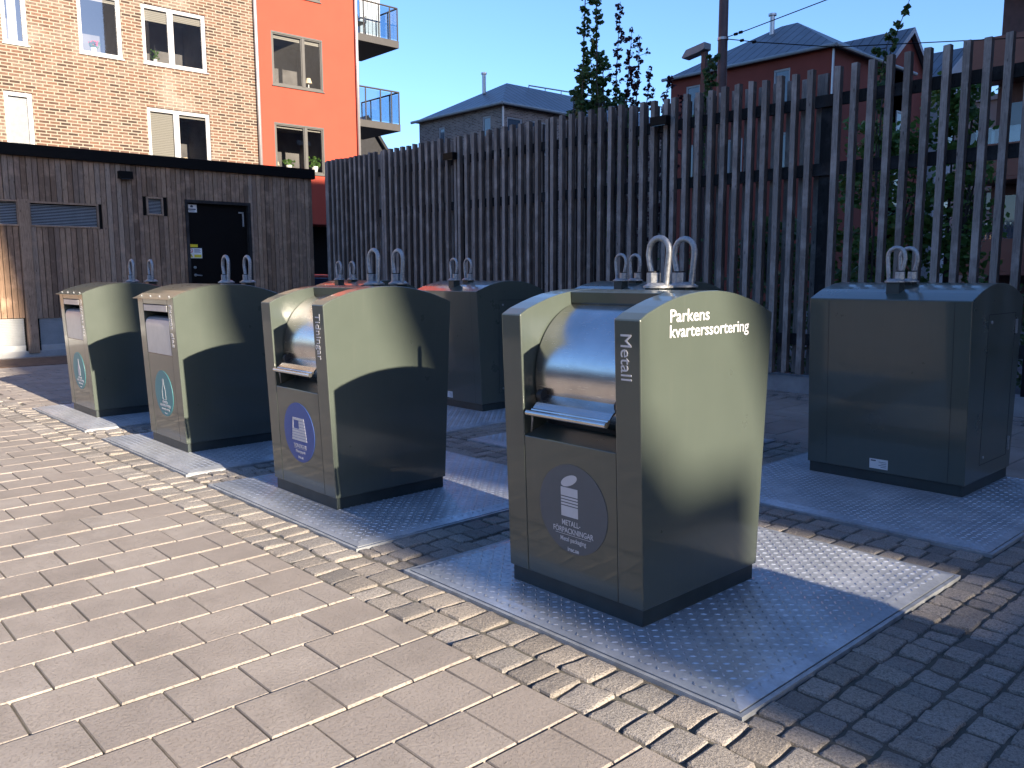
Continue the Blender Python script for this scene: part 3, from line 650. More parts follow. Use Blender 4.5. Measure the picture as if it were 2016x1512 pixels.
def facade_text(s, y, z, size, mat, parent, xs=.9, bold=.0004, x=DX+.006):
    o = text('sign_text', s, size, mat, parent, basis((x, y, z), (0, 1, 0), (0, 0, 1)), xs, bold); return o
t = thing('door_sign', (DX, 7.23, 2.89), 'small white sign at the top left of the black shed door', 'sign')
g = MB(); g.box(0, .005, -.11, .11, -.08, .08); g.build('sign_board', M_SIGN, t, bev=.002); g = MB(); g.add([(.0065, -.03, .02), (.0065, .03, .02), (.0065, .03, .055), (.0065, 0, .07), (.0065, -.03, .055)], [(0, 1, 2, 3, 4)]); g.box(.005, .0065, -.085, .085, -.03, -.005); g.box(.005, .0065, -.06, .06, -.06, -.045); g.build('sign_print', M_INK, t)
t = thing('warning_sign', (DX, 7.255, 1.96), 'white and yellow warning sign above the handle of the black door', 'sign')
g = MB(); g.box(0, .005, -.15, .15, -.105, .105); g.build('sign_board', M_SIGN, t, bev=.002)
g = MB(); g.box(.005, .0065, -.02, .135, -.09, -.03); g.add([(.0065, -.135, -.09), (.0065, -.04, -.09), (.0065, -.088, -.01)], [(0, 1, 2)]); g.build('yellow_print', M_YEL, t)
g = MB()
for k in range(4): g.box(.005, .0065, -.015, .12-.02*(k % 2), .015+k*.02, .023+k*.02)
g.add([(.0075, -.093, -.03), (.0075, -.083, -.03), (.0075, -.080, -.06), (.0075, -.096, -.06)], [(0, 3, 2, 1)]); g.build('dark_print', M_INK, t)
g = MB(); n = 20
for k in range(n):
    a0, a1 = 2*math.pi*k/n, 2*math.pi*(k+1)/n; c_ = (-.09, .05)
    g.add([(.0068, c_[0]+r_*math.cos(a), c_[1]+r_*math.sin(a)) for a, r_ in ((a0, .045), (a1, .045), (a1, .034), (a0, .034))], [(0, 1, 2, 3)])
g.add([(.0069, -.122, .076), (.0069, -.116, .082), (.0069, -.058, .024), (.0069, -.064, .018)], [(0, 3, 2, 1)]); g.build('red_print', M_REDP, t)
t = tag(MB().box(DX, DX+.004, 7.16, 7.32, 2.085, 2.145).build('yellow_label', M_YEL, bev=.001), 'small yellow label just above the warning sign on the black door', 'label')
t = thing('wall_lamp', (SX+.01, 5.885, 3.46), 'black box lamp on the timber shed under the roof edge', 'lamp')
g = MB(); g.box(0, .13, -.13, .13, -.07, .075); g.build('lamp_housing', M_BLACK, t, bev=.008); g = MB(); g.box(.02, .11, -.09, .09, -.082, -.07); g.build('lamp_lens', M_FARGLASS, t)

# ------------------------------------------------------------------ facades with window openings
def facade(name, mat, parent, axis, c, u0, u1, z0, z1, holes, depth=.14, flip=1, thick=.3):
    """wall face at constant X (axis 0) or constant Y (axis 1), outward +X / -Y, with recessed openings"""
    us = sorted({u0, u1, *[h[0] for h in holes], *[h[1] for h in holes]}); zs = sorted({z0, z1, *[h[2] for h in holes], *[h[3] for h in holes]})
    us = [u for u in us if u0 <= u <= u1]; zs = [z for z in zs if z0 <= z <= z1]
    P = (lambda u, z, d: (c-d, u, z)) if axis == 0 else (lambda u, z, d: (u, c+d, z)); g = MB()
    for a, b_ in zip(us[:-1], us[1:]):
        for e, f_ in zip(zs[:-1], zs[1:]):
            m_ = ((a+b_)/2, (e+f_)/2)
            if any(h[0] < m_[0] < h[1] and h[2] < m_[1] < h[3] for h in holes): continue
            g.add([P(a, e, 0), P(b_, e, 0), P(b_, f_, 0), P(a, f_, 0)], [(0, 1, 2, 3)])
    for (a, b_, e, f_) in holes:
        for q in (((a, e), (a, f_)), ((b_, f_), (b_, e)), ((a, f_), (b_, f_)), ((b_, e), (a, e))):
            g.add([P(*q[0], 0), P(*q[1], 0), P(*q[1], depth), P(*q[0], depth)], [(0, 1, 2, 3)])
    g.add([P(u0, z1, 0), P(u1, z1, 0), P(u1, z1, thick), P(u0, z1, thick)], [(0, 1, 2, 3)])
    return to_local(g, parent).build(name, mat, parent)
def window(parent, axis, c, a, b_, e, f_, mat, mull=None, blind=(), d=.09, fw=.06, sill=True, room=True, glass=M_GLASS, blindmat=M_BLIND):
    P = (lambda u0, u1, z0, z1, d0, d1, mb: mb.box(c-d1, c-d0, u0, u1, z0, z1)) if axis == 0 else (lambda u0, u1, z0, z1, d0, d1, mb: mb.box(u0, u1, c+d0, c+d1, z0, z1))
    g = MB(); 
    for q in ((a, b_, f_-fw, f_), (a, b_, e, e+fw), (a, a+fw, e+fw, f_-fw), (b_-fw, b_, e+fw, f_-fw)): P(*q, d-.05, d+.02, g)
    if mull: P(mull-fw*.7, mull+fw*.7, e+fw, f_-fw, d-.05, d+.02, g)
    s_ = [(a+fw, (mull-fw*.7) if mull else b_-fw)]+([(mull+fw*.7, b_-fw)] if mull else [])
    for (u, v_) in s_:
        for q in ((u, v_, f_-fw-.03, f_-fw), (u, v_, e+fw, e+fw+.03), (u, u+.03, e+fw+.03, f_-fw-.03), (v_-.03, v_, e+fw+.03, f_-fw-.03)): P(*q, d-.03, d+.015, g)
    if sill: P(a-.03, b_+.03, e-.03, e+.001, -.04, d, g)
    W_ = to_local(g, parent).build('window', mat, parent, bev=.004, seg=1)
    Q = (lambda u, z: (c-d, u, z)) if axis == 0 else (lambda u, z: (u, c+d, z)); g = MB(); g.add([Q(a+fw, e+fw), Q(b_-fw, e+fw), Q(b_-fw, f_-fw), Q(a+fw, f_-fw)], [(0, 1, 2, 3)]); to_local(g, parent).build('pane', glass, W_)
    if room:
        P5 = (lambda u, z, dd: (c-dd, u, z)) if axis == 0 else (lambda u, z, dd: (u, c+dd, z)); g = MB(); D1, D2 = d+.03, d+1.6
        A = [P5(a, e, D1), P5(b_, e, D1), P5(b_, f_, D1), P5(a, f_, D1), P5(a, e, D2), P5(b_, e, D2), P5(b_, f_, D2), P5(a, f_, D2)]
        g.add(A, [(4, 5, 6, 7), (0, 1, 5, 4), (1, 2, 6, 5), (2, 3, 7, 6), (3, 0, 4, 7)]); to_local(g, parent).build('interior', M_ROOM, W_)
    for (u0, u1, z0, z1) in blind:
        g = MB(); P(u0, u1, z0, z1, d+.05, d+.06, g); to_local(g, parent).build('blind', blindmat, W_)
    return W_
BXX = -25.0
bb = thing('brick_apartment_building', (BXX, 6, 0), 'tan brick apartment building in full sun with white window frames', 'building')
wb = [(5.58, 6.16, 7.36, 9.02), (7.38, 8.49, 7.40, 9.05), (9.044, 10.866, 7.40, 9.02), (9.05, 10.866, 4.50, 6.226), (5.50, 6.15, 4.50, 6.186), (2.2, 3.9, 4.5, 6.19), (2.2, 3.9, 7.36, 9.02), (9.044, 10.866, 10.2, 11.8), (7.38, 8.49, 10.2, 11.85), (5.58, 6.16, 10.2, 11.8), (12.0-9.9, 3.9, 10.2, 11.8)]
facade('wall', M_BRICK, bb, 0, BXX, -6, 12.45, 0, 15.5, wb)
win = {}
for i, h in enumerate(wb):
    mull = None; bl = []
    if i == 2: mull = 9.86; bl = [(9.95, 10.8, 8.72, 8.96), (9.1, 9.8, 8.60, 8.96)]
    elif i == 3: mull = 9.89; bl = [(9.1, 9.83, 4.55, 6.17), (9.95, 10.8, 6.05, 6.17)]
    elif i == 4: bl = [(5.55, 6.1, 4.55, 6.13)]
    elif i == 0: bl = [(5.75, 5.95, 7.45, 8.95)]
    elif i == 1: bl = [(7.44, 8.43, 8.85, 9.0)]
    elif i > 4: mull = (h[0]+h[1])/2
    window(bb, 0, BXX, *h, M_WHITE, mull, bl, blindmat=M_CURT if i in (0, 4) else M_BLIND, fw=.075)
g = MB(); g.box(BXX-11, BXX-2.2, -6, 12.40, 0, 15.3); to_local(g, bb).build('building_core', M_PALE, bb)
bd_ = bpy.data.objects[-1] if False else None
g = MB(); g.box(BXX-11, BXX+.25, -6.2, 12.48, 15.5, 15.7); to_local(g, bb).build('roof', M_TILE, bb)
g = MB(); g.tube([(BXX+.09, 12.40, 0), (BXX+.09, 12.40, 15.4)], .055, 12); to_local(g, bb).build('downpipe', M_PIPE, bb, smooth=True)
ob = thing('orange_apartment_building', (BXX, 14, 0), 'orange rendered apartment building with grey windows and glass balconies', 'building')
wo = [(12.925, 14.722, 7.37, 9.0), (12.92, 14.69, 4.73, 6.25), (13.3, 14.70, 10.15, 11.8)]
facade('wall', M_ORANGE, ob, 0, BXX+.02, 12.45, 16.05, 3.14, 15.2, wo, depth=.06)
window(ob, 0, BXX+.02, *wo[0], M_GREYF, 14.02, [(13.0, 13.96, 8.80, 8.94), (14.1, 14.66, 8.80, 8.94)], d=.05)
window(ob, 0, BXX+.02, *wo[1], M_GREYF, 14.02, [(13.0, 13.96, 6.1, 6.19), (14.1, 14.66, 6.1, 6.19)], d=.05)
window(ob, 0, BXX+.02, *wo[2], M_GREYF, 14.0, [], d=.05)
g = MB(); g.box(BXX-8, BXX-2.2, 12.5, 16.03, 3.14, 15.1); to_local(g, ob).build('building_core', M_ORANGE, ob)
g = MB(); g.add([(BXX+.02, 16.05, 3.14), (BXX-8, 16.05, 3.14), (BXX-8, 16.05, 15.2), (BXX+.02, 16.05, 15.2)], [(0, 1, 2, 3)]); g.add([(BXX+.02, 12.45, 3.14), (BXX+.02, 16.05, 3.14), (BXX-8, 16.05, 3.14), (BXX-8, 12.45, 3.14)], [(0, 3, 2, 1)]); to_local(g, ob).build('side_wall', M_ORANGE, ob)
g = MB(); g.box(BXX-8, BXX-1.2, 12.5, 15.9, -.1, 3.13); to_local(g, ob).build('ground_floor', M_BLACK, ob)
g = MB(); g.tube([(BXX+.10, 15.97, 3.2), (BXX+.10, 15.97, 15.0)], .055, 12); to_local(g, ob).build('downpipe', M_PIPE, ob, smooth=True)
def balcony(z, first):
    y0, y1, xa, xb = 16.07, 17.72, BXX-2.35, BXX+.05
    g = MB(); g.box(xa, xb, y0, y1, z, z+.24); S = to_local(g, ob).build('balcony', M_BALC, ob, bev=.01)
    g = MB(); zr = z+1.32
    for (p, q) in (((xb-.03, y0, zr), (xb-.03, y1-.03, zr)), ((xb-.03, y1-.03, zr), (xa, y1-.03, zr))): g.tube([p, q], .03, 8)
    for yy in (y0+.25, y0+.85, y1-.35, y1-.03): g.tube([(xb-.03, yy, z+.24), (xb-.03, yy, zr)], .024, 6)
    for xx in (xb-.6, xb-1.2, xb-1.8, xa): g.tube([(xx, y1-.03, z+.24), (xx, y1-.03, zr)], .024, 6)
    to_local(g, ob).build('railing', M_BALC, S)
    g = MB(); g.box(xb-.034, xb-.026, y0, y1-.05, z+.28, zr-.05); g.box(xa, xb-.05, y1-.034, y1-.026, z+.28, zr-.05); to_local(g, ob).build('railing_glass', M_BGLASS, S)
balcony(9.25, 1); balcony(6.46, 0); balcony(12.05, 0)
g = MB()
for k in range(5): g.box(BXX-.9, BXX-.86, 16.75+k*.17, 16.90+k*.17, 9.5, 11.95)
to_local(g, ob).build('privacy_curtain', M_CURT, ob)
t = thing('balcony_chair', (BXX-.55, 16.42, 9.49), 'dark metal chair with curved back on the upper glass balcony', 'chair')
g = MB(); g.box(-.24, .24, -.22, .22, .46, .50); g.build('seat', M_BLACK, t, bev=.01)
for sx in (-.2, .2):
    for sy in (-.18, .18): g = MB(); g.tube([(sx*1.15, sy*1.15, 0), (sx, sy, .46)], .014, 6); g.build('leg', M_BLACK, t)
g = MB()
for k in range(7): a = -.2+k*.066; g.tube([(-.22, a, .5), (-.28, a*1.1, .98-abs(a)*.5)], .01, 6)
g.tube([(-.22, -.22, .5), (-.27, -.23, .8), (-.28, -.12, .95), (-.28, .12, .95), (-.27, .23, .8), (-.22, .22, .5)], .016, 6); g.build('backrest', M_BLACK, t)
g = MB()
for s in (-1, 1): g.tube([(-.25, .23*s, .72), (.2, .25*s, .70), (.22, .22*s, .48)], .014, 6)
g.build('armrest', M_BLACK, t)
# things on the window sills
def pot(x, y, z, label, flower=None, s=1.0, hh=.25):
    t = thing('potted_plant', (x, y, z), label, 'plant'); g = MB(); g.tube([(0, 0, 0), (0, 0, .12*s)], [.05*s, .07*s], 12); g.build('pot', M_WHITEP, t)
    g = MB()
    for k in range(60):
        a = rnd.uniform(0, 6.28); r_ = rnd.uniform(0, .14*s); zz = .12*s+rnd.uniform(.0, hh); c = Vector((r_*math.cos(a)*.5, r_*math.sin(a), zz)); u = Vector((rnd.uniform(-1, 1), rnd.uniform(-1, 1), rnd.uniform(-1, 1))).normalized()*.035*s; v_ = u.orthogonal().normalized()*.025*s
        g.add([c-u, c+v_, c+u, c-v_], [(0, 1, 2, 3)])
    g.build('leaves', M_LEAF2, t)
    if flower:
        g = MB()
        for k in range(26):
            c = Vector((rnd.uniform(0, .06), rnd.uniform(-.12, .12), .12*s+hh*.8+rnd.uniform(-.06, .05))); u = Vector((0, .025, .01)); v_ = Vector((.01, 0, .02)); g.add([c-u, c+v_, c+u, c-v_], [(0, 1, 2, 3)])
        g.build('flowers', flower, t)
pot(BXX-.17, 7.78, 7.48, 'red flowering pot plant in the middle brick facade window', M_FLOWER, 1.2, .16)
pot(BXX-.17, 9.42, 7.48, 'thin green plant in the wide white framed brick facade window', None, .9, .25)
pot(BXX-.13, 13.45, 4.80, 'leafy plant in the left pane of the lower orange facade window', None, 1.5, .18)
pot(BXX-.13, 14.38, 4.80, 'bushy plant in the right pane of the lower orange facade window', None, 1.7, .30)
def tlamp(x, y, z, label, s=1):
    t = thing('table_lamp', (x, y, z), label, 'lamp'); g = MB(); g.tube([(0, 0, 0), (0, 0, .03), (0, 0, .22*s)], [.06*s, .02, .015], 10); g.build('lamp_base', M_WHITEP, t); g = MB(); g.tube([(0, 0, .2*s), (0, 0, .38*s)], [.13*s, .07*s], 16); g.build('lamp_shade', M_SHADE, t)
tlamp(BXX-.2, 10.15, 4.55, 'table lamp with cream shade in the lowest brick facade window'); tlamp(BXX-.16, 14.28, 7.44, 'table lamp with pale shade in the upper orange facade window', .9); tlamp(BXX-.16, 13.05, 4.8, 'table lamp with cream shade in the lower orange facade window', .7)

# ------------------------------------------------------------------ houses in the distance
def hip_house(name, label, x0, x1, y0, y1, ze, zr, mat, roofx, roofy, wins_left=(), wins_right=(), over=.35, pipe=None):
    """x0..x1, y0..y1 footprint; ridge along the longer side; front face at y0 (faces -Y), right face at x1 (faces +X)"""
    t = thing(name, (x1, y0, 0), label, 'house')
    facade('wall', mat, t, 1, y0, x0, x1, 0, ze, wins_left); 
    g = MB(); 
    us = wins_right
    facade('side_wall', mat, t, 0, x1, y0, y1, 0, ze, wins_right)
    g.add([(x0, y0, 0), (x0, y1, 0), (x0, y1, ze), (x0, y0, ze), (x1, y1, 0), (x1, y1, ze)], [(0, 3, 2, 1), (1, 2, 5, 4)]); to_local(g, t).build('back_wall', mat, t)
    for h in wins_left: window(t, 1, y0, *h, M_WHITE, None, (), room=True, fw=.07, glass=M_FARGLASS)
    for h in wins_right: window(t, 0, x1, *h, M_WHITE, None, (), room=True, fw=.07, glass=M_FARGLASS)
    X0, X1, Y0, Y1 = x0-over, x1+over, y0-over, y1+over; hw = min(X1-X0, Y1-Y0)/2
    if Y1-Y0 >= X1-X0: A, B = ((X0+X1)/2, Y0+hw, zr), ((X0+X1)/2, Y1-hw, zr)
    else: A, B = (X0+hw, (Y0+Y1)/2, zr), (X1-hw, (Y0+Y1)/2, zr)
    vs = [(X0, Y0, ze), (X1, Y0, ze), (X1, Y1, ze), (X0, Y1, ze), A, B]
    g = MB()
    if Y1-Y0 >= X1-X0: fs = [((0, 1, 4), 0), ((1, 2, 5, 4), 1), ((2, 3, 5), 0), ((3, 0, 4, 5), 1)]
    else: fs = [((0, 1, 5, 4), 0), ((1, 2, 5), 1), ((2, 3, 4, 5), 0), ((3, 0, 4), 1)]
    for f_, mi in fs: g.add([vs[i] for i in f_], [tuple(range(len(f_)))], mi)
    g.add(vs[:4], [(3, 2, 1, 0)], 1)
    rf = to_local(g, t).build('roof', [roofx, roofy], t)
    g = MB()
    for (p, q) in ((vs[0], vs[1]), (vs[1], vs[2])): g.tube([p, q], .09, 8)
    to_local(g, t).build('gutter', M_LAMP, rf)
    if pipe:
        g = MB(); g.tube([(x1+.08, y0-.02, 0), (x1+.08, y0-.02, ze-.1)], .06, 8); to_local(g, t).build('downpipe', M_PIPE, t)
    return t, rf, A
t, rf, A = hip_house('brick_house', 'grey-brown brick house with grey hipped roof far behind the fence', -44.3, -36.43, 32.89, 52, 11.0, 13.35, M_BRICK2, M_ROOFX, M_ROOFY,
          [(-42.35, -41.72, 8.3, 10.43), (-38.2, -37.45, 8.3, 10.53), (-42.35, -41.72, 5.2, 7.1), (-38.2, -37.45, 5.2, 7.1)], [(33.25, 34.45, 8.5, 10.38), (35.05, 36.6, 8.5, 10.38), (39, 40.4, 8.5, 10.38)], pipe=1)
g = MB(); g.tube([(-40.9, 35.4, 12.6), (-40.9, 35.4, 13.75)], .12, 10); g.tube([(-40.9, 35.4, 13.75), (-40.9, 35.4, 13.85)], .18, 10); to_local(g, t).build('vent_pipe', M_PIPE, rf)
g = MB(); g.tube([(-39.6, 38, 13.25), (-38.0, 51, 13.2)], .05, 6)
for k in range(10): g.tube([(-39.6+.16*k, 38+1.3*k, 12.9), (-39.6+.16*k, 38+1.3*k, 13.25)], .03, 5)
to_local(g, t).build('snow_guard', M_LAMP, rf)
t, rf, A = hip_house('red_house', 'dark red rendered house with grey seamed hipped roof behind the fence', -29.3, -20.02, 38.97, 47.3, 12.0, 14.75, M_RED, M_ROOFX, M_ROOFY,
          [(-23.05, -22.15, 9.5, 11.45), (-28.3, -27.4, 9.5, 11.5), (-23.05, -22.15, 6.4, 8.4), (-28.3, -27.4, 6.4, 8.4), (-25.6, -24.7, 6.4, 8.4)], [], pipe=1)
g = MB(); g.tube([(-25.2, 42.3, 14.0), (-25.2, 42.3, 15.15)], .13, 10); g.tube([(-25.2, 42.3, 15.15), (-25.2, 42.3, 15.25)], .22, 10); to_local(g, t).build('vent_pipe', M_PIPE, rf)
def gable_house(name, label, xa, xb, ya, yb, ze, zp, mat, over=.3, win=(), edge=None):
    """gable faces +X at xb; ridge along X"""
    t = thing(name, (xb, ya, 0), label, 'house'); ym = (ya+yb)/2; g = MB()
    g.add([(xb, ya, 0), (xb, yb, 0), (xb, yb, ze), (xb, ym, zp), (xb, ya, ze), (xa, ya, 0), (xa, yb, 0), (xa, yb, ze), (xa, ym, zp), (xa, ya, ze)], [(0, 1, 2, 3, 4), (5, 0, 4, 9), (9, 8, 7, 6, 5), (1, 6, 7, 2)]); to_local(g, t).build('wall', mat, t)
    sl = (zp-ze)/(ym-ya); g = MB()
    for s, ye in ((-1, ya-over), (1, yb+over)):
        zl = ze-sl*over; g.add([(xa-over, ye, zl+.05), (xb+over, ye, zl+.05), (xb+over, ym, zp+.05), (xa-over, ym, zp+.05), (xa-over, ye, zl+.2), (xb+over, ye, zl+.2), (xb+over, ym, zp+.2), (xa-over, ym, zp+.2)],
              [(0, 1, 2, 3), (4, 7, 6, 5), (0, 4, 5, 1), (1, 5, 6, 2), (3, 2, 6, 7)])
    rf = to_local(g, t).build('roof', M_ROOFX, t); g = MB()
    for s, ye in ((-1, ya-over), (1, yb+over)):
        zl = ze-sl*over; g.add([(xb+over+.02, ye, zl-.08), (xb+over+.02, ym, zp-.08), (xb+over+.02, ym, zp+.22), (xb+over+.02, ye, zl+.22)], [(0, 1, 2, 3), (3, 2, 1, 0)])
    to_local(g, t).build('bargeboard', edge or M_PALE, rf)
    for h in win: window(t, 0, xb+.06, *h, M_WHITE, None, (), room=False, fw=.08, glass=M_FARGLASS, d=.05, sill=False)
    return t
gable_house('red_gable_house', 'dark red gabled house wing beside the hipped red house', -27, -20.02, 44.9, 49.6, 12.3, 14.15, M_RED, win=[(46.2, 47.6, 8, 10), (46.2, 47.6, 5, 7)])
gable_house('pale_gable_house', 'pale rendered gabled house seen between the fence slats behind the tree', -26, -19.4, 50.2, 56.5, 12.0, 14.1, M_PALE, win=[(51.5, 52.8, 8.5, 10.3), (51.5, 52.8, 5, 7), (53.9, 55, 8.5, 10.3)])
gable_house('dark_roofed_house', 'dark gabled roof just below the glass balconies of the orange building', -60, -45, 24.5, 34.2, 4.5, 10.9, M_TILE, win=(), edge=M_TILE)
t = thing('beige_apartment_building', (-9.0, 28, 0), 'beige rendered building seen through the right end of the fence', 'building')
bw = [(-9.36, -9.14, 5.2, 5.72), (-9.38, -9.14, 4.2, 4.8), (-9.38, -9.12, 3.3, 3.92), (-9.36, -9.1, 1.8, 2.25), (-9.95, -9.65, 5.2, 5.75), (-9.95, -9.65, 3.3, 3.95)]
facade('wall', M_BEIGE, t, 1, 28, -10.3, -8.0, 0, 6.55, bw)
for h in bw: window(t, 1, 28, *h, M_GREYF, None, (), room=True, fw=.03, glass=M_FARGLASS, sill=False)
g = MB(); g.box(-10.3, -8, 30.2, 40, 0, 6.5); to_local(g, t).build('building_core', M_BEIGE, t); g = MB(); g.box(-10.42, -7.9, 27.9, 40.1, 6.55, 6.7); to_local(g, t).build('roof', M_PALE, t)
t = thing('brown_balcony_building', (-8, 27, 0), 'tall building with stacked brown panelled balconies at the right edge', 'building')
g = MB(); g.box(-9.0, 6, 27.5, 38, 0, 16); to_local(g, t).build('wall', M_RUST, t)
for z in (1.4, 4.0, 6.85, 9.6):
    g = MB(); g.box(-9.25, -6.5, 25.9, 27.5, z, z+.10); g.box(-9.25, -6.5, 25.9, 25.95, z+.1, z+1.0); g.box(-9.25, -9.2, 25.95, 27.5, z+.1, z+1.0); S = to_local(g, t).build('balcony', M_COPPER, t, bev=.01)
    if z > 5: continue
    g = MB(); g.box(-9.0, -6.5, 25.99, 26.0, z+1.0, z+1.45); to_local(g, t).build('balcony_glazing', M_BGLASS, S)
    g = MB(); g.box(-8.6, -7.4, 27.46, 27.49, z+.2, z+2.3); to_local(g, t).build('window', M_FARGLASS, t)

# ------------------------------------------------------------------ lamp post, cable pole, car
t = thing('street_lamp', (-13.93, 20, 0), 'brown street lamp with flat grey head rising above the fence', 'street lamp')
g = MB(); g.box(-.07, .07, -.07, .07, 0, 7.45); g.build('pole', M_RUST, t, bev=.01)
g = MB(); g.add([(-.66, -.16, 7.40), (-.52, -.16, 7.58), (.09, -.16, 7.68), (.09, -.16, 7.50), (-.10, -.16, 7.44), (-.62, -.16, 7.36)]+[(-.66, .16, 7.40), (-.52, .16, 7.58), (.09, .16, 7.68), (.09, .16, 7.50), (-.10, .16, 7.44), (-.62, .16, 7.36)],
                [(0, 1, 2, 3, 4, 5), (11, 10, 9, 8, 7, 6)]+[((i+1) % 6, i, 6+i, 6+(i+1) % 6) for i in range(6)]); g.build('lamp_head', M_LAMP, t, bev=.015)
t = thing('cable_pole', (-12.03, 18, 0), 'tall round brown pole holding two thin cables', 'pole')
g = MB(); g.tube([(0, 0, 0), (0, 0, 12)], [.135, .10], 20); g.build('pole', M_RUST, t, smooth=True)
g = MB(); g.tube([(0, 0, 7.03), (0, 0, 7.09)], .13, 20); g.build('clamp', M_PIPE, t)
for nm, lab, pts, ins in (('cable', 'thin cable rising from the brown pole to the upper right', [(-11.92, 18, 7.08), (-11.3, 17.9, 7.10), (-8.715, 17.5, 7.25), (2, 16, 8.1)], ((-11.65, 17.96, 7.09), (-11.5, 17.93, 7.095))),
                     ('cable', 'thin cable running from the brown pole down across the red roof', [(-11.92, 18, 7.04), (-11.3, 18.3, 6.90), (-9.7, 19, 6.60), (-3, 22, 6.2)], ((-11.6, 18.15, 6.97), (-11.35, 18.28, 6.91)))):
    q = thing(nm, pts[0], lab, 'cable', 'cables on the brown pole')
    g = MB(); g.tube([(a-pts[0][0], b_-pts[0][1], c-pts[0][2]) for a, b_, c in pts], .011, 6); g.build('wire', M_BLACK, q)
    for (a, b_, c) in ins: g = MB(); g.tube([(a-.04-pts[0][0], b_-pts[0][1], c-pts[0][2]), (a+.04-pts[0][0], b_-pts[0][1], c-pts[0][2])], .035, 8); g.build('insulator', M_BLACK, q)
car = thing('parked_car', (-22.3, 12.4, -.06), 'red parked car glimpsed between the shed and the fence', 'car')
g = MB(); pr = [(-2.1, .35), (2.1, .35), (2.15, .75), (1.9, .92), (1.0, 1.0), (-1.2, 1.02), (-2.0, .98), (-2.15, .7)]
g.prism_x(pr, -.85, .85); g.build('body', M_CARP, car, bev=.06)
g = MB(); pr = [(-1.7, .98), (1.0, .98), (.35, 1.48), (-1.0, 1.50)]
g.prism_x(pr, -.72, .72); g.build('cabin_glass', M_CARB, car, bev=.04)
g = MB(); pr = [(-1.08, 1.49), (.42, 1.47), (.3, 1.56), (-.9, 1.58)]; g.prism_x(pr, -.70, .70); g.build('roof', M_CARP, car, bev=.03)
for sx in (-.8, .8):
    for sy in (-1.3, 1.3): g = MB(); g.tube([(sx-.1, sy, .33), (sx+.1, sy, .33)], .33, 20); wv = g.build('wheel', M_RUBBER, car)

# ------------------------------------------------------------------ trees and shrubs behind the fence
def leaf_cluster(g, c, rad, n, size, rz=.7):
    for k in range(n):
        d = Vector((rnd.gauss(0, 1), rnd.gauss(0, 1), rnd.gauss(0, 1)*rz)).normalized()*rad*rnd.uniform(.35, 1); p = Vector(c)+d
        u = Vector((rnd.uniform(-1, 1), rnd.uniform(-1, 1), rnd.uniform(-.6, .6))).normalized(); v_ = u.cross(Vector((rnd.uniform(-1, 1), rnd.uniform(-1, 1), rnd.uniform(-1, 1)))).normalized()
        s = size*rnd.uniform(.6, 1.2); u *= s; v_ *= s*.75; b2 = (u.cross(v_)).normalized()*s*.2
        g.add([p-u, p-u*.2+v_, p+u*.8+b2+v_*.3, p+u*.7-v_*.5+b2, p-u*.2-v_], [(0, 1, 2), (0, 2, 3), (0, 3, 4)])
def shoots(name, base, stems, leafm, label, cat, size, dens, crad, nl, trunk_r=.03):
    """upright shoots: each stem is a list of points; leaves sit in clusters along it"""
    t = thing(name, base, label, cat); gs = MB(); gl = MB(); B = Vector(base)
    for pts, l0 in stems:
        P = [Vector(p)-B for p in pts]; n = len(P); gs.tube(P, [trunk_r*(1-.8*i/(n-1)) for i in range(n)], 6)
        L = sum((P[i+1]-P[i]).length for i in range(n-1)); s = 0
        for i in range(n-1):
            a, b_ = P[i], P[i+1]; seg = (b_-a).length; m_ = max(1, int(seg*dens))
            for k in range(m_):
                q = a.lerp(b_, (k+rnd.random()*.6)/m_); fr_ = (s+seg*k/m_)/L
                if fr_ < l0: continue
                off = Vector((rnd.uniform(-1, 1), rnd.uniform(-1, 1), rnd.uniform(-.2, .6)))*crad*(1.5 if rnd.random() < .3 else .6)
                if off.length > crad*.7: gs.tube([q, q+off], .006, 4)
                leaf_cluster(gl, q+off, crad*rnd.uniform(.4, .85), nl, size)
            s += seg
    gs.build('trunk', M_BARK, t); gl.build('crown', leafm, t); return t
# narrow green tree left of centre
st = []
for (x, y, zt) in ((-11.02, 12.0, 7.0), (-10.72, 12.0, 7.1), (-10.95, 12.3, 5.6), (-10.6, 12.1, 5.3), (-10.35, 12.2, 5.0), (-11.25, 12.1, 5.0), (-10.8, 11.7, 5.2), (-10.4, 11.8, 4.7), (-11.1, 11.8, 4.9), (-10.05, 12.0, 4.6), (-11.3, 12, 4.4), (-10.2, 12.2, 4.5), (-10.7, 12.1, 5.0), (-10.9, 12.1, 4.7), (-10.5, 11.8, 5.1)):
    pts = [(-10.75, 12, .0), (-10.75+(x+10.75)*.3, 12+(y-12)*.3, 2.2), (x, y, 3.8), (x+rnd.uniform(-.05, .05), y, (3.8+zt)/2), (x+rnd.uniform(-.06, .06), y, zt)]; st.append((pts, .35))
shoots('green_tree', (-10.75, 12, 0), st, M_LEAF, 'narrow dark green tree rising above the middle of the fence', 'tree', .048, 10, .125, 22, .035)
tmp = MB()
st = []
for (x, y, zt) in ((-10.75, 12.6, 6.5), (-10.2, 12.5, 5.75), (-10.38, 12.5, 5.9), (-10.0, 12.6, 5.2), (-9.5, 12.5, 4.95), (-9.2, 12.5, 4.6), (-10.55, 12.7, 5.3)):
    st.append(([(-10.1, 12.6, 0), (-10.1+(x+10.1)*.4, 12.6, 2.2), (x-.05, y, 3.9), (x+rnd.uniform(-.05, .05), y, (3.9+zt)/2), (x+.08, y, zt)], .4))
shoots('purple_shrub', (-10.1, 12.6, 0), st, M_PURP, 'sparse purple leaved shrub beside the narrow green tree above the fence', 'shrub', .038, 16, .085, 12, .022)
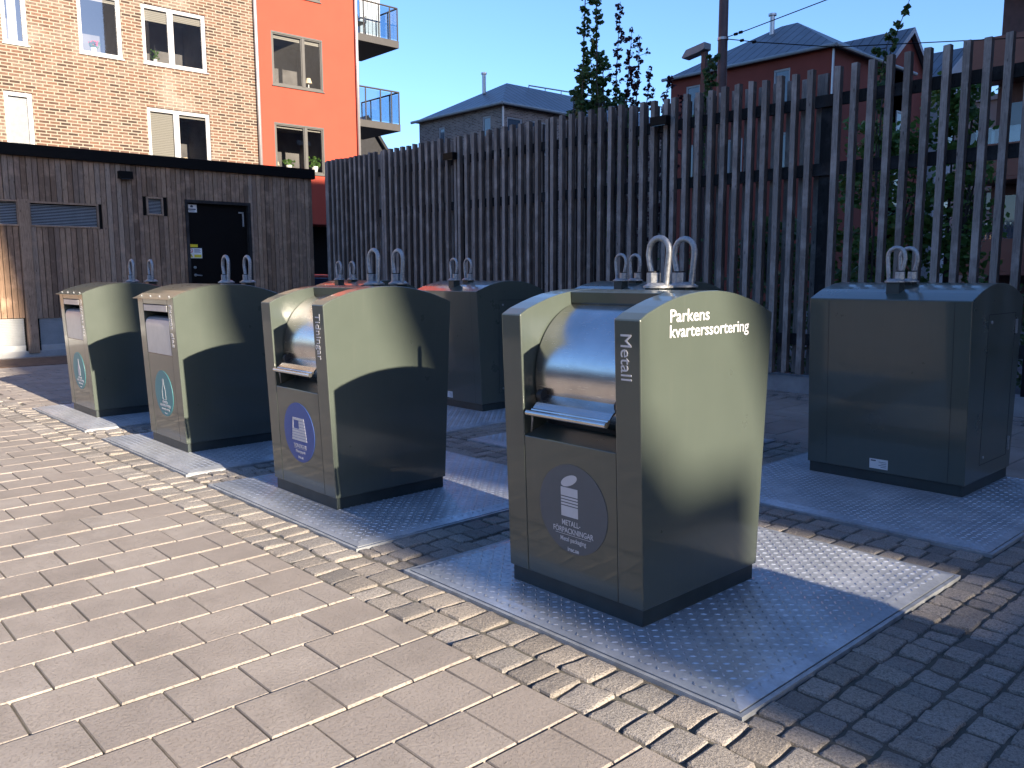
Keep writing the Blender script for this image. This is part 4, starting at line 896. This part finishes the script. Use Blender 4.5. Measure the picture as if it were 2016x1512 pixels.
shoots('leafy_shoot', (-5.05, 11.5, 0), [([(-5.2, 11.5, 0), (-5.2, 11.5, 2.6), (-5.17, 11.5, 4.1), (-5.05, 11.5, 4.55), (-4.86, 11.5, 5.05)], .62), ([(-5.2, 11.5, 2.6), (-5.25, 11.5, 3.9), (-5.12, 11.5, 4.6)], .5)], M_LEAF, 'single leafy shoot sticking up above the fence in front of the red gable', 'tree', .045, 12, .07, 12, .016)
shoots('leafy_shoot', (-8.95, 13, 0), [([(-9.05, 13, 0), (-9.05, 13, 3.5), (-9.0, 13, 4.7), (-8.9, 13, 5.3)], .62), ([(-9.0, 13, 4.3), (-8.85, 13, 5.0), (-8.72, 13, 5.2)], .1), ([(-9.0, 13, 4.0), (-9.2, 13, 4.5)], .1)], M_LEAF, 'leafy shoot above the fence beside the street lamp', 'tree', .05, 14, .08, 16, .016)
def bushy(name, base, h, rx, label, mat, ncl, nl, size, z0=.5, cat='tree'):
    t = thing(name, base, label, cat); gs = MB(); gl = MB()
    for k in range(7):
        a = rnd.uniform(0, 6.28); r_ = rx*rnd.uniform(.2, .7); gs.tube([(rnd.uniform(-.1, .1), rnd.uniform(-.1, .1), 0), (r_*.4*math.cos(a), r_*.4*math.sin(a), h*.4), (r_*math.cos(a), r_*math.sin(a), h*rnd.uniform(.65, .95))], [.05, .03, .008], 6)
    for k in range(ncl):
        a = rnd.uniform(0, 6.28); zz = rnd.uniform(z0, h); fr_ = (zz-z0)/(h-z0); rr = rx*(.55+.45*math.sin(min(1, fr_*1.15)*math.pi))*math.sqrt(rnd.random()); q = Vector((rr*math.cos(a), rr*math.sin(a)*.7, zz))
        leaf_cluster(gl, q, .2*rnd.uniform(.6, 1.2), nl, size)
    gs.build('trunk', M_BARK, t); gl.build('crown', mat, t); return t
bushy('bushy_tree', (-5.9, 13.2, 0), 3.75, .95, 'green bushy tree behind the fence in front of the red gable', M_LEAF2, 190, 22, .055)
bushy('bushy_tree', (-4.95, 13.4, 0), 4.25, .75, 'bright green tree behind the fence left of the beige building', M_LEAF2, 190, 22, .055)
bushy('bushy_tree', (-7.6, 13.2, 0), 2.4, .9, 'low green tree behind the fence below the red house', M_LEAF, 120, 18, .06)
g = MB()
for k in range(900):
    x = rnd.uniform(-9, -1.5); zz = rnd.random()**1.4*(1.3+.5*math.sin(x*2.1)+.3*math.sin(x*5)); q = (x, rnd.uniform(11, 12.2), .1+zz); leaf_cluster(g, q, .13, 5, .045)
tag(g.build('undergrowth', M_LEAF), 'low dark undergrowth growing behind the fence', 'undergrowth', kind='stuff')

# ------------------------------------------------------------------ unseen blocks added on the sun side, shaped to shade the yard
def light_blocker(name, label, pts, x0, x1, mat, wins=()):
    t = thing(name, (x0, pts[0][0], 0), label, 'building')
    g = MB(); g.prism_x(pts, x0, x1); to_local(g, t).build('wall', mat, t)
    g = MB()
    for (a, b_, e, f_) in wins: g.box(x0-.04, x0+.02, a, b_, e, f_)
    if wins: to_local(g, t).build('window', M_FARGLASS, t)
    return t
X0 = 30.0; dy = -.035*X0; dz = .325*X0
T = lambda y0, z0: (y0+dy, z0+dz)
light_blocker('low_sun_blocker', 'low unseen blocker added to the right, outline cut for the shadow edges', [(2.34+dy, 0), (3.41+dy, 0), T(3.41, 1.27), T(2.85, 1.27), T(2.66, 1.48), T(2.50, 1.60), T(2.47, 2.05), T(2.34, 2.05)], X0, X0+3, M_BEIGE)  # added unseen blocker, top edge shaped to set the low shadow
light_blocker('low_sun_blocker', 'second low unseen blocker added to the right, leaving a sun gap', [(3.41+dy, 0), (4.3+dy, 0), T(4.3, .49), T(3.41, .49)], X0, X0+3, M_PALE)  # added unseen blocker, kept lower so sun reaches the nearest plate
pts = [(4.3+dy, 0), (6+dy, 0), T(6, 12.75), T(2.75, 12.75), T(2.78, 9), T(3.15, 7.2), T(3.2, 6.0), T(2.62, 5.4), T(2.60, 4.4), T(2.84, 3.7), T(3.12, 3.1), T(3.38, 2.6), T(3.50, 2.3), T(3.54, 2.0), T(4.3, 1.95)]
tw = []
light_blocker('tall_sun_blocker', 'tall unseen blocker added to the right, stepped to shape the sunlight', pts, X0, X0+3, M_BEIGE, tw)  # added unseen blocker, slanted outline shapes the sunlit areas on the containers
light_blocker('corner_sky_blocker', 'unseen block added to the right of the sunlit paving to cut skylight', [(-26, 0), (-4.5, 0), (-4.5, 11), (-26, 11)], 9, 20, M_BRICK2, [(y, y+1.4, z, z+1.5) for y in (-20, -16, -12, -8) for z in (1, 4, 7)])  # added unseen block, cuts skylight from the sun side
tw = [(y, y+1.4, z, z+1.5) for y in (6, 9, 12, 15) for z in (2, 5, 8, 11)]
light_blocker('near_light_blocker', 'unseen block added close to the right of the yard to darken it', [(4.25, 0), (36, 0), (36, 12.7+.325*7.5), (4.25, 12.7+.325*7.5)], 7.5, 17, M_BRICK2, tw)  # added unseen block, darkens the faces turned towards it
light_blocker('far_sun_blocker', 'tall unseen block added far to the right to shade distant houses', [(29.6, 0), (95, 0), (95, 37), (29.6, 37)], X0, X0+12, M_BEIGE, [])  # added unseen block, keeps the distant houses out of the sun
t = thing('row_building', (-10, -26, 0), 'long two storey building behind the camera', 'building')
g = MB(); g.box(-55, 24, -44, -32, 0, 5.6); to_local(g, t).build('wall', M_BEIGE, t); g = MB()
for k in range(24):
    for z in (.8, 3.4): g.box(-53+k*3.2, -51.6+k*3.2, -32.02, -31.97, z, z+1.4)
to_local(g, t).build('window', M_FARGLASS, t)

sc.render.engine = 'CYCLES'
sc.cycles.max_bounces = 6; sc.cycles.diffuse_bounces = 3; sc.cycles.glossy_bounces = 4; sc.cycles.transparent_max_bounces = 10
sc.cycles.use_denoising = True; sc.cycles.sample_clamp_indirect = 6
sc.cycles.caustics_reflective = False; sc.cycles.caustics_refractive = False
